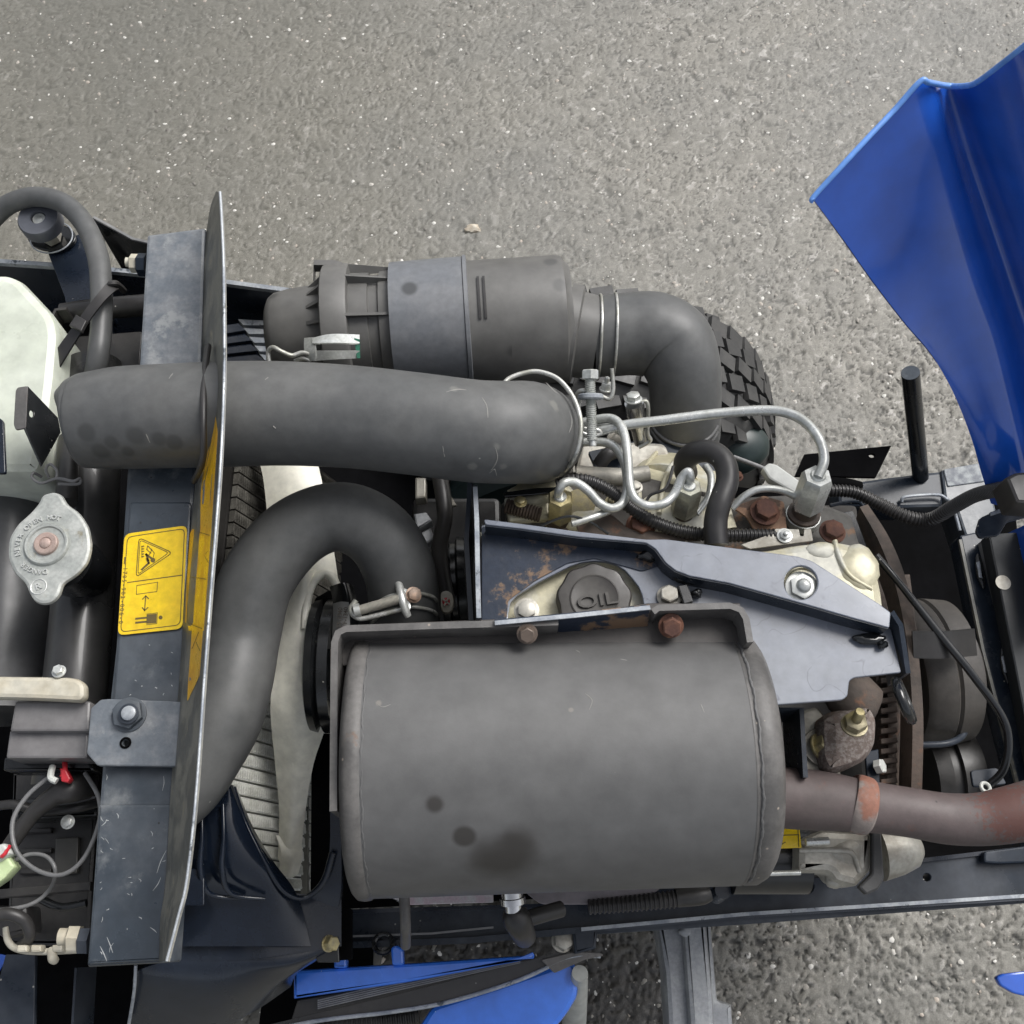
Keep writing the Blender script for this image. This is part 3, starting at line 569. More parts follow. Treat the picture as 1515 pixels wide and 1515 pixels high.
# ---- exhaust pipe
ep = part('exhaust_pipe', tube([(1100, 1172, .82, 45), (1150, 1179, .82, 44.5), (1220, 1185, .82, 43), (1275, 1192, .82, 38), (1340, 1201, .815, 36), (1400, 1211, .81, 37), (1450, 1212, .81, 38), (1500, 1204, .815, 41), (1560, 1190, .82, 44)], 40, 8), pipe, label='dull mauve brown exhaust pipe leaving the muffler')
stain(pipe, ep, 1485, 1185, 50, (.095, .042, .034), soft=.5, amp=2.6, sc=320); stain(pipe, ep, 1505, 1220, 42, (.095, .042, .034), soft=.5, amp=2.6, sc=320)
part('pipe_collar', tube([(1262, 1188, .822, 39.5), (1266, 1189, .822, 42.5), (1276, 1191, .82, 43), (1284, 1192, .82, 41.5), (1289, 1193, .82, 38)], 40, 5), rustor, ep, label='orange rusted collar on the exhaust pipe')
# ---- upper radiator hose
hp = part('upper_radiator_hose', tube([(103, 626, .953, 44), (106, 625, .953, 56), (113, 624, .953, 65), (126, 623, .953, 70), (150, 621, .955, 73), (185, 618, .956, 76), (240, 616, .958, 77), (330, 613, .96, 78), (420, 612, .96, 77), (520, 617, .96, 76), (620, 628, .96, 76), (700, 638, .958, 76), (750, 640, .952, 76), (779, 640, .93, 76), (791, 644, .89, 73), (793, 650, .85, 69), (793, 655, .78, 65)], 40, 8), rubber,
          label='thick black rubber hose crossing over the bulkhead')
for u_, v_, r_ in ((128, 640, 17), (165, 655, 15), (200, 645, 20), (150, 668, 18), (235, 650, 14), (258, 655, 16), (190, 668, 14)): stain(rubber, hp, u_, v_, r_, (.054, .055, .054), soft=.5, amp=.5)
for u_, v_, r_ in ((672, 575, 9), (735, 660, 7), (700, 690, 9), (820, 600, 13), (745, 690, 8)): stain(rubber, hp, u_, v_, r_, (.14, .14, .13), soft=.7, amp=1.2, sc=140)
part('hose_clamp_ring', tube([(738, 578, .955, 3.6), (752, 561, .955, 3.6), (775, 552, .955, 3.6), (798, 550, .955, 3.6), (826, 561, .955, 3.6), (848, 588, .955, 3.6), (859, 622, .955, 3.6), (857, 655, .95, 3.6), (848, 680, .935, 3.4), (836, 696, .90, 3)], 10), wire_m, hp)
m = MB(); wq = random.Random(4)
for path in ([(713, 588), (720, 600), (722, 618)], [(733, 662), (736, 678), (728, 694), (712, 708)], [(724, 700), (732, 694), (735, 704)], [(808, 566), (822, 580), (838, 590)], [(838, 600), (846, 622), (842, 640)], [(660, 580), (676, 576), (690, 577)], [(655, 660), (658, 676)], [(404, 630), (408, 634)], [(392, 562), (397, 558)], [(250, 560), (256, 552)], [(216, 642), (222, 655)]):
    q = on(hp, [(a, b_, 0) for a, b_ in path], .0002); W = crom([P(a, b_, c_) for a, b_, c_, r_ in q], 4); n_ = len(W)
    sweep(m, W, [.00012 + M_(wq.uniform(.5, .9), W[0]) * math.sin(math.pi * (i_ + .5) / n_) for i_ in range(n_)], 5, flat=.25)
part('scuff_mark', m, mat('pale scuff', (.20, .195, .18), .6, bump=0), hp)['kind'] = 'stuff'
m = MB()
for path in ([(866, 1026), (876, 1036), (872, 1050)], [(1037, 1042), (1042, 1054)], [(556, 1040), (566, 1046), (578, 1042)], [(852, 962), (858, 965)], [(918, 975), (928, 977)]):
    q = on(mu, [(a, b_, 0) for a, b_ in path], .0002); W = crom([P(a, b_, c_) for a, b_, c_, r_ in q], 4); n_ = len(W)
    sweep(m, W, [.00010 + M_(wq.uniform(.4, .7), W[0]) * math.sin(math.pi * (i_ + .5) / n_) for i_ in range(n_)], 5, flat=.25)
part('scuff_mark', m, MATS['pale scuff'], mu)['kind'] = 'stuff'
part('grommet', tube([(308, 512, .98, 5), (302, 560, 1.0, 5), (301, 620, 1.005, 5), (300, 680, .99, 5), (287, 712, .96, 5)], 10), rubber_dk, hp)
# ---- air cleaner
def acp(prof, A=(404, 497, .84), B=(845, 471, .84), **k): return lathe2(A, B, prof, n=72, **k)
f = lambda x: (x - 404) / 441
ac = part('air_cleaner', acp([(f(590), 80), (f(592), 91), (f(700), 92), (f(825), 93), (f(832), 91), (f(836), 84), (f(842), 80)]), plastic, label='black plastic air cleaner canister')
part('end_cover', acp([(f(398), 30), (f(400), 48), (f(404), 56), (f(412), 62), (f(430), 66), (f(484), 72), (f(486), 60)]), plastic, ac)
part('cover_rim', acp([(f(484), 74), (f(486), 94), (f(488), 97), (f(521), 98), (f(524), 96), (f(526), 80)]), plastic, ac)
part('canister_neck', acp([(f(524), 84), (f(552), 83), (f(553), 79), (f(566), 79), (f(568), 84), (f(592), 86), (f(594), 80)]), plastic, ac)
mb_ = MB(); a0, b0 = P(404, 497, .84), P(845, 471, .84); axu = (b0 - a0).normalized(); _, ua, ub = frame(axu); sc_ = M_(1, (a0 + b0) / 2); La = (b0 - a0).length
def onac(x, ang, r): return a0 + axu * La * f(x) + (ua * math.cos(math.radians(ang)) + ub * math.sin(math.radians(ang))) * r * sc_
def fin(mb, x0, x1, ang, r0_, r1_, w=1.2):
    vs = [];
    for s in (-w, w): vs += [onac(x0, ang + s, r0_), onac(x1, ang + s, r0_), onac(x1, ang + s, r1_)]
    mb.add(vs, [(0, 1, 2), (5, 4, 3), (0, 3, 4, 1), (1, 4, 5, 2), (2, 5, 3, 0)])
sgn = 1 if onac(500, 90, 90).y > onac(500, 0, 90).y else -1
for ang in (-20, 0, 20, 40, 60, 80):
    m = MB(); fin(m, 462, 488, ang * sgn, 68, 88, 2.0); part('rim_rib', m, plastic, ac)
for ang in (-18, 22, 52):
    m = MB(); vs = []
    for s in (-1.2, 1.2): vs += [onac(523, ang * sgn + s, 80), onac(590, ang * sgn + s, 82), onac(590, ang * sgn + s, 88), onac(523, ang * sgn + s, 97)]
    m.add(vs, [(0, 1, 2, 3), (7, 6, 5, 4), (0, 4, 5, 1), (1, 5, 6, 2), (2, 6, 7, 3), (3, 7, 4, 0)]); part('neck_rib', m, plastic, ac)
m = MB(); pts = [onac(x, 76 * sgn, r) for x, r in ((468, 84), (470, 108), (500, 106), (520, 98))]
vs = []
for q in pts: vs += [q, q + ua * .0 - ub * 0 + Z * .012]
m.add([p for q in pts for p in (q - Z * .006, q + Z * .006)] + [p + Y * -.006 for q in pts for p in (q - Z * .006, q + Z * .006)], [(0, 2, 3, 1), (2, 4, 5, 3), (4, 6, 7, 5), (8, 9, 11, 10), (10, 11, 13, 12), (12, 13, 15, 14), (1, 3, 11, 9), (3, 5, 13, 11), (5, 7, 15, 13), (0, 1, 9, 8), (6, 14, 15, 7), (0, 8, 10, 2), (2, 10, 12, 4), (4, 12, 14, 6)])
part('latch', m, plastic, ac)
bd = part('mounting_band', acp([(f(583), 90), (f(583.5), 96), (f(688), 98.5), (f(689), 93)]), bandm, ac, label='blue grey weathered steel band round the canister')
part('band_lip', acp([(f(688.2), 96), (f(689), 100.5), (f(694), 100.5), (f(695), 94)]), bandm, ac)
for dx in (0, 8):
    m = MB(); vs = []
    for x_ in (708 + dx, 711.5 + dx):
        for ang in np.linspace(-28, 12, 12):
            vs += [onac(x_, ang * sgn, 90), onac(x_, ang * sgn, 94.5)]
    n_ = 12; fs = [] 
    for i_ in range(n_ - 1):
        a_ = i_ * 2; b_ = 24 + i_ * 2; fs += [(a_, a_ + 1, a_ + 3, a_ + 2), (b_, b_ + 2, b_ + 3, b_ + 1), (a_ + 1, b_ + 1, b_ + 3, a_ + 3)]
    m.add(vs, fs); part('moulded_rib', m, rubber_dk, ac)
part('outlet_neck', lathe2((838, 493, .835), (885, 500, .835), [(0, 74), (.35, 72), (.4, 63), (.62, 62), (1, 60)], n=56), plastic, ac)
# spring clip
cl = part('spring_clip', loft([[(462, 500, .905), (490, 494, .91), (532, 495, .905)], [(462, 508, .908), (490, 507, .913), (532, 508, .908)]], .0016, 4), zinc, ac)
part('clip_bar', loft([[(462, 519, .905), (490, 519, .91), (532, 519, .905)], [(466, 534, .90), (492, 532, .905), (532, 530, .90)]], .0016, 4), zinc, ac)
part('clip_end', loft([[(450, 500, .90), (462, 499, .905), (465, 499, .906)], [(450, 518, .90), (464, 518, .906), (467, 518, .907)], [(456, 534, .895), (464, 534, .90), (468, 534, .90)]], .0016, 4), zinc, cl)
part('green_tape', loft([[(524, 500, .9085), (532, 502, .9085)], [(528, 530, .9025), (533, 530, .9025)]], .0006, 3), greent, cl)
part('clip_wire', tube([(398, 535, .895, 3.5), (397, 520, .90, 3.5), (404, 514, .905, 3.5), (416, 520, .905, 3.5), (432, 526, .90, 3.5), (446, 522, .90, 3.5), (458, 524, .90, 3.5)], 10), wire_m, cl)
part('clip_wire', tube([(436, 534, .893, 3), (448, 530, .896, 3), (460, 534, .895, 3)], 10), wire_m, cl)
# ---- intake elbow hose
el = part('intake_elbow_hose', tube([(872, 500, .835, 58), (900, 497, .835, 60), (935, 494, .835, 61), (968, 496, .835, 63), (995, 512, .832, 62), (1010, 545, .825, 56), (1014, 580, .81, 53), (1013, 618, .785, 53), (1012, 640, .76, 53), (1010, 652, .745, 52.5), (1009, 668, .72, 52.5)], 40, 10), rubber, label='black rubber elbow from the air cleaner to the intake')
for a_ in ((886, 499), (908, 497)):
    part('wire_clamp', ring(P(*a_, .835), (1, -.03, 0), M_(62, P(*a_, .835)), .0014, 64), wire_m, el)
for dy_ in (0, 9):
    part('wire_clamp', tube(on(el, [(963, 626 + dy_, 2.6), (974, 642 + dy_, 2.6), (992, 654 + dy_, 2.6), (1014, 659 + dy_, 2.6), (1036, 655 + dy_, 2.6), (1052, 645 + dy_, 2.6), (1062, 630 + dy_, 2.6)], .001), 10), greyw, el)
part('clamp_screw', bolt(896, 575, .85, 8, ax=(.1, .5, .8), h=1.3, washer=1.2, stud=1), zinc, el)
part('clamp_wire', tube([(905, 545, .87, 3), (907, 575, .86, 3.4), (902, 590, .855, 3.4), (890, 586, .855, 3.2)], 10), wire_m, el)
# ---- front cross beam and bulkhead
beam = part('cross_beam', plate([(208, 520), (297, 514), (290, 700), (273, 960), (262, 1135), (240, 1425), (127, 1431), (150, 1135), (170, 960), (187, 700)], .930, .05, rnd=5, bev=.0035), beamm, label='navy channel beam running across in front of the bulkhead, scuffed and water-marked')
part('beam_end', plate([(217, 347), (304, 336), (300, 470), (297, 545), (205, 548)], .940, .055, rnd=4, bev=.003), beamt, label='upper end of the beam, pale grey and mottled')
part('raised_pad', plate([(192, 742), (283, 742), (262, 1130), (166, 1050)], .9325, .004, rnd=6, bev=.0018), beamm, beam)
part('raised_pad', plate([(146, 1190), (255, 1190), (238, 1421), (130, 1427)], .9325, .004, rnd=3, bev=.0018), beamm, beam)
rowsb = []
tp = [(325, 284), (327, 315), (330, 380), (331, 450), (331, 560), (325, 700), (311, 880), (302, 1000), (290, 1170), (276, 1300), (262, 1360), (246, 1422)]
wd = [2, 14, 24, 27, 29, 31, 33, 32, 33, 26, 20, 6]
bh = part('bulkhead', loft([[(a, b_, 1.030) for a, b_ in tp], [(a - w_ * .55, b_, .9783) for (a, b_), w_ in zip(tp, wd)], [(a - w_, b_, .936) for (a, b_), w_ in zip(tp, wd)], [(a - w_ * .5, b_, .78) for (a, b_), w_ in zip(tp, wd)]], .0022, 5), grime, label='thin upright steel bulkhead plate with a bright worn top edge')
part('plate_edge', tube([(a + .5, b_, 1.0305, 2.1) for a, b_ in tp], 8, 6), edgem, bh)
# printed stickers
zl = .9345
def sheet(outl, z, m, name, par, rnd=0, th=.0005, **k): return part(name, plate(outl, z, th, rnd=rnd, bev=.0001), m, par, **k)
L1 = [(185, 791), (275, 778), (270, 929), (174, 940)]
wl = sheet([(184, 790), (277, 777), (270, 930), (174, 940)], zl + .0003, yellow, 'warning_label', T, 10, label='yellow warning sticker with a black crushing-hazard triangle')
def lab(a, b_):   # crop pixels of the enlarged sticker -> picture
    return (140 + a / 4.736, 740 + b_ / 4.736)
zp = zl + .00045
pr = MB()
bo = rounded([(188.5, 794.5), (273, 782), (266.5, 924.5), (178.5, 935)], 8)
stroke([(q.x, q.y) for q in bo], zp, 1.3, pr, True)
tri = rounded([lab(310, 262), lab(545, 368), lab(290, 540)], 7); stroke([(q.x, q.y) for q in tri], zp, 1.3, pr, True)
tri = rounded([lab(318, 278), lab(520, 368), lab(303, 520)], 5); stroke([(q.x, q.y) for q in tri], zp, 1.1, pr, True)
stroke([lab(230, 577), lab(612, 525)], zp, 1.5, pr); stroke([lab(212, 400), lab(208, 445)], zp, 1.8, pr)
stroke([lab(296, 598), lab(442, 574), lab(436, 640), lab(292, 660)], zp, 1.0, pr, True)
stroke([lab(358, 672), lab(350, 772)], zp, 1.6, pr); stroke([lab(336, 694), lab(358, 670), lab(378, 690)], zp, 1.6, pr); stroke([lab(334, 752), lab(350, 774), lab(374, 752)], zp, 1.6, pr)
def poly(pts, z, mb):
    k = len(mb.v); W = [P(*p, z) for p in pts]; mb.add(W, [tuple(range(len(W)))]); return mb
poly([lab(365, 802), lab(436, 795), lab(432, 860), lab(362, 866)], zp, pr)
for y0_, y1_ in ((824, 838), (852, 866)): poly([lab(285, y0_), lab(366, y0_ - 8), lab(364, y1_ - 8), lab(283, y1_)], zp, pr)
stroke([lab(366, 798), lab(440, 789), lab(436, 864), lab(362, 873)], zp, .9, pr); poly([lab(*p) for p in circ(462, 822, 14)], zp, pr)
poly([lab(*p) for p in circ(408, 420, 17)], zp, pr); stroke([lab(395, 405), lab(360, 378), lab(378, 425)], zp, 3, pr); stroke([lab(365, 410), lab(380, 440), lab(330, 486)], zp, 3.2, pr); stroke([lab(380, 385), lab(400, 350), lab(372, 320), lab(365, 345), lab(395, 372)], zp, 1.2, pr)
stroke([lab(410, 400), lab(418, 370), lab(395, 340)], zp, 1.1, pr)
for k in range(5): stroke([lab(330, 325 + k * 18), lab(345, 322 + k * 18)], zp, 1.7, pr); 
stroke([lab(331, 320), lab(331, 402)], zp, .8, pr)
d_ = (P(*lab(183, 855), zp) - P(*lab(214, 480), zp)); dn = d_.normalized()
for i_, ch in enumerate('1705-902-006-0'): text(ch, P(*lab(214, 480), zp) + d_ * i_ / 13, dn, Z.cross(dn), .0048, .0001, pr)
part('print', pr, inkl, wl)
# stickers and a painted sticker reflection on the bulkhead face: between its top edge (u, z 1.03) and foot (u-w, z .936)
def bf(u_, v):
    tu = np.interp(v, [p[1] for p in tp], [p[0] for p in tp]); wv = np.interp(v, [p[1] for p in tp], wd); t = max(.04, min(.98, (tu - u_) / max(wv, 1)))
    return 1.030 - t * .094 + .0008
def bf2(u_, v):
    h = hitp(bh, u_, v); return (h.z if h else bf(u_, v)) + .0006
def facesheet(name, outl, m, lift=0, **k):
    ys_ = sorted(set([p[1] for p in outl[0]] + [p[1] for p in outl[1]])); ys_ = np.linspace(ys_[0], ys_[-1], 24)
    l_ = [np.interp(y, [p[1] for p in outl[0]], [p[0] for p in outl[0]]) for y in ys_]; r_ = [np.interp(y, [p[1] for p in outl[1]], [p[0] for p in outl[1]]) for y in ys_]
    rows = [[(a * (1 - t) + b_ * t, y, bf2(a * (1 - t) + b_ * t, y) + lift) for a, b_, y in zip(l_, r_, ys_)] for t in (0, .5, 1)]
    return part(name, loft(rows, .0004, 2), m, bh, **k)
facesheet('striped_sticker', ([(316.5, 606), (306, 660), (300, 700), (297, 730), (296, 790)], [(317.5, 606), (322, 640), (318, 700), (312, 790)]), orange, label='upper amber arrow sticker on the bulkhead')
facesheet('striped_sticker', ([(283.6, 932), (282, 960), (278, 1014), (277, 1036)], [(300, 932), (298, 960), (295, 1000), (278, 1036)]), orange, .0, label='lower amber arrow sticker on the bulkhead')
facesheet('label_reflection', ([(284, 783), (281, 790), (277, 850), (274, 920), (279, 928)], [(312, 788), (311, 800), (306, 870), (301, 933)]), orange, .0006, label='reflection of the yellow sticker, modelled as an amber sheet on the bulkhead')  # the yellow sticker's mirror image, painted as its own sheet
m = MB()
def fstroke(path, wpx, m, lift=.0016):
    W = [P(a, b_, bf2(a, b_) + lift) for a, b_ in path]
    return sweep(m, crom(W, 3), [M_(wpx / 2, W[0])] * (3 * (len(W) - 1) + 1), 5, flat=.3)
for pth in ([(310, 792), (286, 786), (282, 796), (278, 860), (277, 915), (282, 923), (299, 930)], [(281, 853), (305, 857)], [(316, 622), (301, 700), (300, 725)], [(308, 690), (301, 720)], [(313, 650), (305, 690)], [(294, 935), (284, 960)], [(290, 950), (296, 963)], [(281, 1030), (293, 1005), (294, 990)], [(308, 815), (303, 822), (308, 832)]): fstroke(pth, 1.1, m)
part('print', m, inkl, bh)  # lines of the arrow stickers and of the painted reflection
part('sticker_window', loft([[(301, 712, bf2(301, 712) + .0012), (299, 745, bf2(299, 745) + .0012)], [(304, 708, bf2(304, 708) + .0012), (302, 748, bf2(302, 748) + .0012)]], .0003, 2), brk, bh)
part('sticker_window', loft([[(283, 966, bf2(283, 966) + .0012), (280, 1008, bf2(280, 1008) + .0012)], [(287, 964, bf2(287, 964) + .0012), (284, 1004, bf2(284, 1004) + .0012)]], .0003, 2), brk, bh)
# nuts on the beam ends
part('dark_nut', hexa(P(217, 392, .925), (-1, 0, .05), M_(17, P(217, 392, .925)), .0085), navy)
part('pale_nut', hexa(P(205, 390, .925), (-1, 0, .05), M_(14, P(205, 390, .925)), .0075), ivory)
part('stud', lathe(P(193, 388, .925), (-1, 0, .05), [(0, .0042), (.004, .0045), (.0045, .003)], 16), ivory)
part('dark_nut', hexa(P(134, 1392, .905), (-1, 0, .05), M_(20, P(134, 1392, .905)), .008), navy)
part('pale_nut', hexa(P(119, 1388, .905), (-1, 0, .1), M_(19, P(119, 1388, .905)), .009), ivory)
part('stud', lathe(P(100, 1386, .905), (-1, 0, .1), [(0, .006), (.006, .0062), (.007, .004)], 16), ivory)
# clamp plate with bolt
cp = part('clamp_plate', plate([(148.7, 1034.7), (134, 1047.8), (128, 1114.8), (143.8, 1132.7), (268, 1134.4), (273, 1038), (161.8, 1033.7)], .943, .006, rnd=3, bev=.0012, holes=[circ(185.5, 1099, 5)]), beamt)
part('clamp_plate_bend', wall([(271, 1037), (266, 1134)], .9435, .02, .003), beamt, cp)
part('hex_nut', bolt(190.5, 1057, .9445, 23, h=.45, washer=1.12, rot=.25), beamm, cp)
part('washer', lathe(P(190.5, 1056, .952), Z, [(0, .0078), (.0008, .0078), (.001, .0072)], 32), navy, cp)
part('stud', lathe(P(191, 1055.5, .953), Z, [(0, .0055), (.002, .0055), (.0027, .0045), (.0028, .001)], 28), edgem, cp)
part('boss', ring(P(185.6, 1099, .9435), Z, .0036, .0009, 24), blk, cp)
# ---- radiator tanks and cap
part('radiator_tank', tube([(140, 540, .84, 40), (134, 700, .84, 42), (126, 850, .84, 44), (112, 1010, .84, 46), (98, 1160, .83, 48)], 36), mat('wet black tank', (.026, .026, .026), .33, col2=(.042, .041, .04), scale=10, bump=.08, coat=.2, spots=((.005, .005, .005), 45, .16, .8)))
part('side_tank', tube([(26, 640, .80, 62), (20, 760, .80, 66), (12, 900, .80, 70), (-2, 1060, .80, 74)], 36), mat('dark grey tank', (.05, .051, .053), .42, col2=(.06, .06, .062), bump=.05, spots=((.02, .02, .02), 40, .12, .86)))
part('filler_neck', lathe2((126, 850, .86), (90, 826, .935), [(0, 40), (.4, 38), (.41, 44), (1, 42)], n=40), blkg)
co0 = [(79, 726.5), (91, 731), (99, 746), (116, 756.5), (131, 779), (135.5, 808), (129.5, 832), (113.5, 850), (92.5, 863), (88.5, 879), (79, 890), (64.7, 894.5), (50, 890), (42, 876.5), (37, 863), (20, 847.5), (10.5, 824), (12, 797), (24, 776), (45, 757.5), (56.5, 744), (62, 731)]
cap = part('radiator_cap', plate([tuple(q) for q in co0], .957, .006, rnd=9, bev=.0028), capm, label='lobed metal pressure cap with raised lettering')
cc = P(70, 806, .9565)
part('pressed_ring', lathe(cc, Z, [(0, .0185), (.0022, .0180), (.0032, .0168), (.0030, .0150), (.0016, .0142), (.0015, .004)], 56), capm, cap)
part('rivet_ring', lathe(cc + Z * .0016, Z, [(0, .0098), (.0024, .0094), (.003, .0085), (.0026, .0052), (.0020, .0048)], 48), capr, cap)
part('rivet', lathe(cc + Z * .003, Z, [(0, .0044), (.0014, .0042), (.0022, .0030)], 32), capr, cap)
# upright rim under the cap edge
m = MB()
def arctext(s, c, r, a0, da, size, m, flip=False):
    for i_, ch in enumerate(s):
        if ch == ' ': continue
        a_ = math.radians(a0 + da * i_); rd = Vector((math.cos(a_), math.sin(a_), 0)); ex = Vector((math.sin(a_), -math.cos(a_), 0))
        if flip: text(ch, c + rd * r, -ex, -rd, size, .0018, m)
        else: text(ch, c + rd * r, ex, rd, size, .0018, m)
arctext('NEVER OPEN HOT', cc, .0232, 200, -9.6, .0056, m)
arctext('DANGER', cc, .0232, -84, -9.6, .0056, m)
wq = random.Random(5)
for a_ in list(range(-34, 56, 8)) + [-62, -54, -46]:              # worn, unreadable characters: short raised strokes
    t_ = math.radians(a_); rd = Vector((math.cos(t_), math.sin(t_), 0)); tg = Vector((-rd.y, rd.x, 0)); c0 = cc + rd * .0232
    for k_ in range(3):
        p0 = c0 + rd * wq.uniform(-.0022, .0022) + tg * wq.uniform(-.0012, .0012); p1 = p0 + rd * wq.uniform(-.003, .003) + tg * wq.uniform(-.0018, .0018)
        sweep(m, [p0, p1], [.00035, .00035], 6)
q = P(57, 868, .957); ring(q, Z, .0062, .0006, 32, 6, m); text('R', q, Vector((.9, .4, 0)), Vector((-.4, .9, 0)), .008, .001, m)
part('raised_lettering', m, mat('worn tin', (.52, .53, .51), .45, .4, col2=(.44, .45, .43), scale=80, bump=.2), cap, smooth=0)
part('tie_wire', tube([(62, 706, .91, 2.2), (50, 700, .915, 2.2), (48, 707, .915, 2.2), (62, 715, .918, 2.2), (85, 708, .92, 2.4), (108, 712, .92, 2.4), (118, 708, .918, 2.2), (116, 716, .915, 2.2), (86, 716, .916, 2.2)], 8), greyw)
part('tie_wire', tube([(72, 706, .915, 2.2), (68, 694, .92, 2.2), (74, 687, .92, 2.2), (84, 696, .92, 2.2), (84, 708, .92, 2.2)], 8), greyw)
part('neck_tube', tube([(101, 650, .87, 14), (100, 700, .885, 15), (98, 745, .89, 16)], 20), darkg)
# milky tank
wt = part('washer_tank', plate([(-90, 402), (14, 404), (30, 412), (79, 464), (86, 492), (80, 560), (70, 640), (56, 700), (-90, 700)], .895, .16, rnd=14, bev=.009), white_pl, label='milky white plastic expansion tank')
tb = part('tab_bracket', plate([(26, 573), (41, 571), (38, 633), (23, 636), (20, 628), (23, 578)], .945, .002, rnd=3, bev=.0003), muff_rim)
nrm_ = (P(41, 571, .945) - P(38, 633, .945)).cross(Vector((.55, 0, -.83)))
part('bracket_web', plate([(41, 571), (86, 618), (90, 640), (62, 690), (37, 634)], plane=(P(40, 600, .944), nrm_), thick=.002, rnd=1, bev=.0003, holes=[circ(47, 612, 3.5, 12, 5.5)]), blkg, tb)
part('corner_plate', plate([(-30, 600), (5, 622), (8, 700), (-30, 700)], .925, .004), navy_sh)
# far corner: brackets, stop buffer, loop hose
part('gusset_plate', plate([(70, 372), (118, 345), (150, 345), (170, 470), (160, 545), (110, 545), (96, 440)], .808, .01, rnd=3), navy_sh)
part('gusset_plate', wall([(138, 322, .83), (160, 334, .825), (196, 354, .82), (222, 360, .82)], .82, .10, .003), blkg)
part('plate_edge', wall([(138, 320.5, .8305), (160, 332.5, .8255), (196, 352.5, .8205), (222, 358.5, .8205)], .82, .002, .0026), greyw)
sb = part('buffer_seat', plate(circ(76, 350, 36, 32, 20), .815, .004, rnd=0), blkg)
part('seat_rim', ring(P(76, 351, .816), Z, M_(31, P(76, 350, .816)), .0008, 48, sq=.9), edgem)
d0 = P(78, 352, .817); d1 = P(52, 316, .86); dd = d1 - d0
part('lock_nut', hexa(d0, dd, .0105, .012), alu, sb); part('stud', lathe(d0, dd, [(0, .0065), (dd.length * .8, .0065)], 20), zinc, sb)
sb2 = part('rubber_buffer', lathe(d0 + dd * .50, dd, [(0, .0205), (.0015, .0218), (.0135, .0218), (.0155, .0205), (.0156, .0078), (.010, .0072)], 48), mat('grey rubber buffer', (.075, .08, .095), .45, col2=(.095, .10, .115), bump=.1, spots=DUST), label='round grey rubber stop buffer')
part('recessed_screw', lathe(d0 + dd * .5 + dd.normalized() * .010, dd, [(0, .0062), (.002, .0060), (.003, .004)], 6), zinc, sb2)
part('overflow_hose', tube([(-30, 345, .84, 14.5), (0, 312, .85, 14.5), (25, 297, .86, 14.5), (58, 291, .865, 14.5), (96, 302, .87, 15), (126, 333, .875, 15), (145, 380, .88, 15.5), (150, 430, .885, 15.5), (150, 480, .885, 15.5), (145, 530, .88, 16), (138, 570, .86, 16)], 24), rubber, label='grey rubber hose looping round the buffer')
part('cross_hose', tube([(92, 464, .825, 15), (140, 458, .825, 16), (230, 450, .825, 16)], 24), rubber_dk)
ct = part('cable_tie', loft([[(74, 530, .885), (110, 480, .900), (140, 440, .908), (158, 419, .903), (165, 417, .897)], [(86, 545, .885), (122, 488, .900), (150, 450, .908), (168, 432, .903), (176, 427, .897)]], .002, 5), rubber_dk)
part('tie_buckle', plate([(112, 465), (128, 474), (120, 490), (102, 481)], .906, .005, rnd=1), rubber_dk, ct)
part('tie_loop', tube([(160, 420, .903, 4), (172, 420, .90, 5), (183, 430, .88, 5)], 8), darkg, ct)
hb = part('hose_bracket', wall([(98, 456), (82, 458), (76, 470), (69, 535), (72, 548), (92, 562)], .85, .02, .003), darkg)
part('bracket_floor', plate([(84, 460), (140, 470), (140, 540), (74, 545)], .81, .004), blk, hb)
part('bracket_arm', wall([(94, 538), (160, 526)], .84, .02, .003), darkg, hb)
part('inner_plate', plate([(112, 498), (210, 490), (206, 545), (112, 545)], .82, .004), darkg)
# lever, electrical holder, wiring
lv = part('lever_arm', plate([(-60, 999), (100, 1001), (116, 1004), (125, 1012), (125, 1030), (118, 1037), (60, 1034), (-60, 1031)], .945, .012, rnd=8, bev=.0035), ivory, label='ivory coloured flat lever with a browned rounded end')
part('lever_bolt', bolt(87, 993, .945, 8, h=.9, washer=1.3, ax=(0, .3, 1)), zinc, lv)
eh = part('relay_block', plate([(22, 1037), (134, 1037), (132, 1082), (14, 1082)], .93, .03, rnd=4, bev=.002), mat('warm grey plastic', (.13, .125, .125), .42, col2=(.17, .165, .165), scale=12, bump=.15, coat=.1))
part('relay_block_step', plate([(14, 1080), (132, 1080), (129, 1122), (8, 1122)], .922, .03, rnd=4, bev=.002), MATS['warm grey plastic'], eh)
part('relay_block_base', plate([(6, 1120), (128, 1120), (140, 1140), (4, 1140)], .895, .03, rnd=3, bev=.002), blkg, eh)
part('battery_box', plate([(18, 1140), (148, 1140), (132, 1400), (8, 1400)], .80, .10, rnd=4, bev=.004), darkg)
part('battery_box_recess', plate([(82, 1240), (116, 1238), (114, 1292), (80, 1294)], .806, .006, rnd=2, bev=.001), mat('brown grey plastic', (.06, .057, .05), .5, bump=.1))
part('battery_box_step', plate([(24, 1182), (146, 1176), (144, 1208), (22, 1214)], .84, .03, rnd=3, bev=.003), blkg)
part('battery_strap', plate([(-30, 1318), (134, 1304), (133, 1318), (-30, 1332)], .86, .006, rnd=1, bev=.001), darkg)
part('wire_boot', tube([(126, 1160, .87, 22), (104, 1168, .885, 20), (80, 1178, .885, 15), (48, 1205, .88, 12), (14, 1252, .87, 11)], 20), rubber_dk)
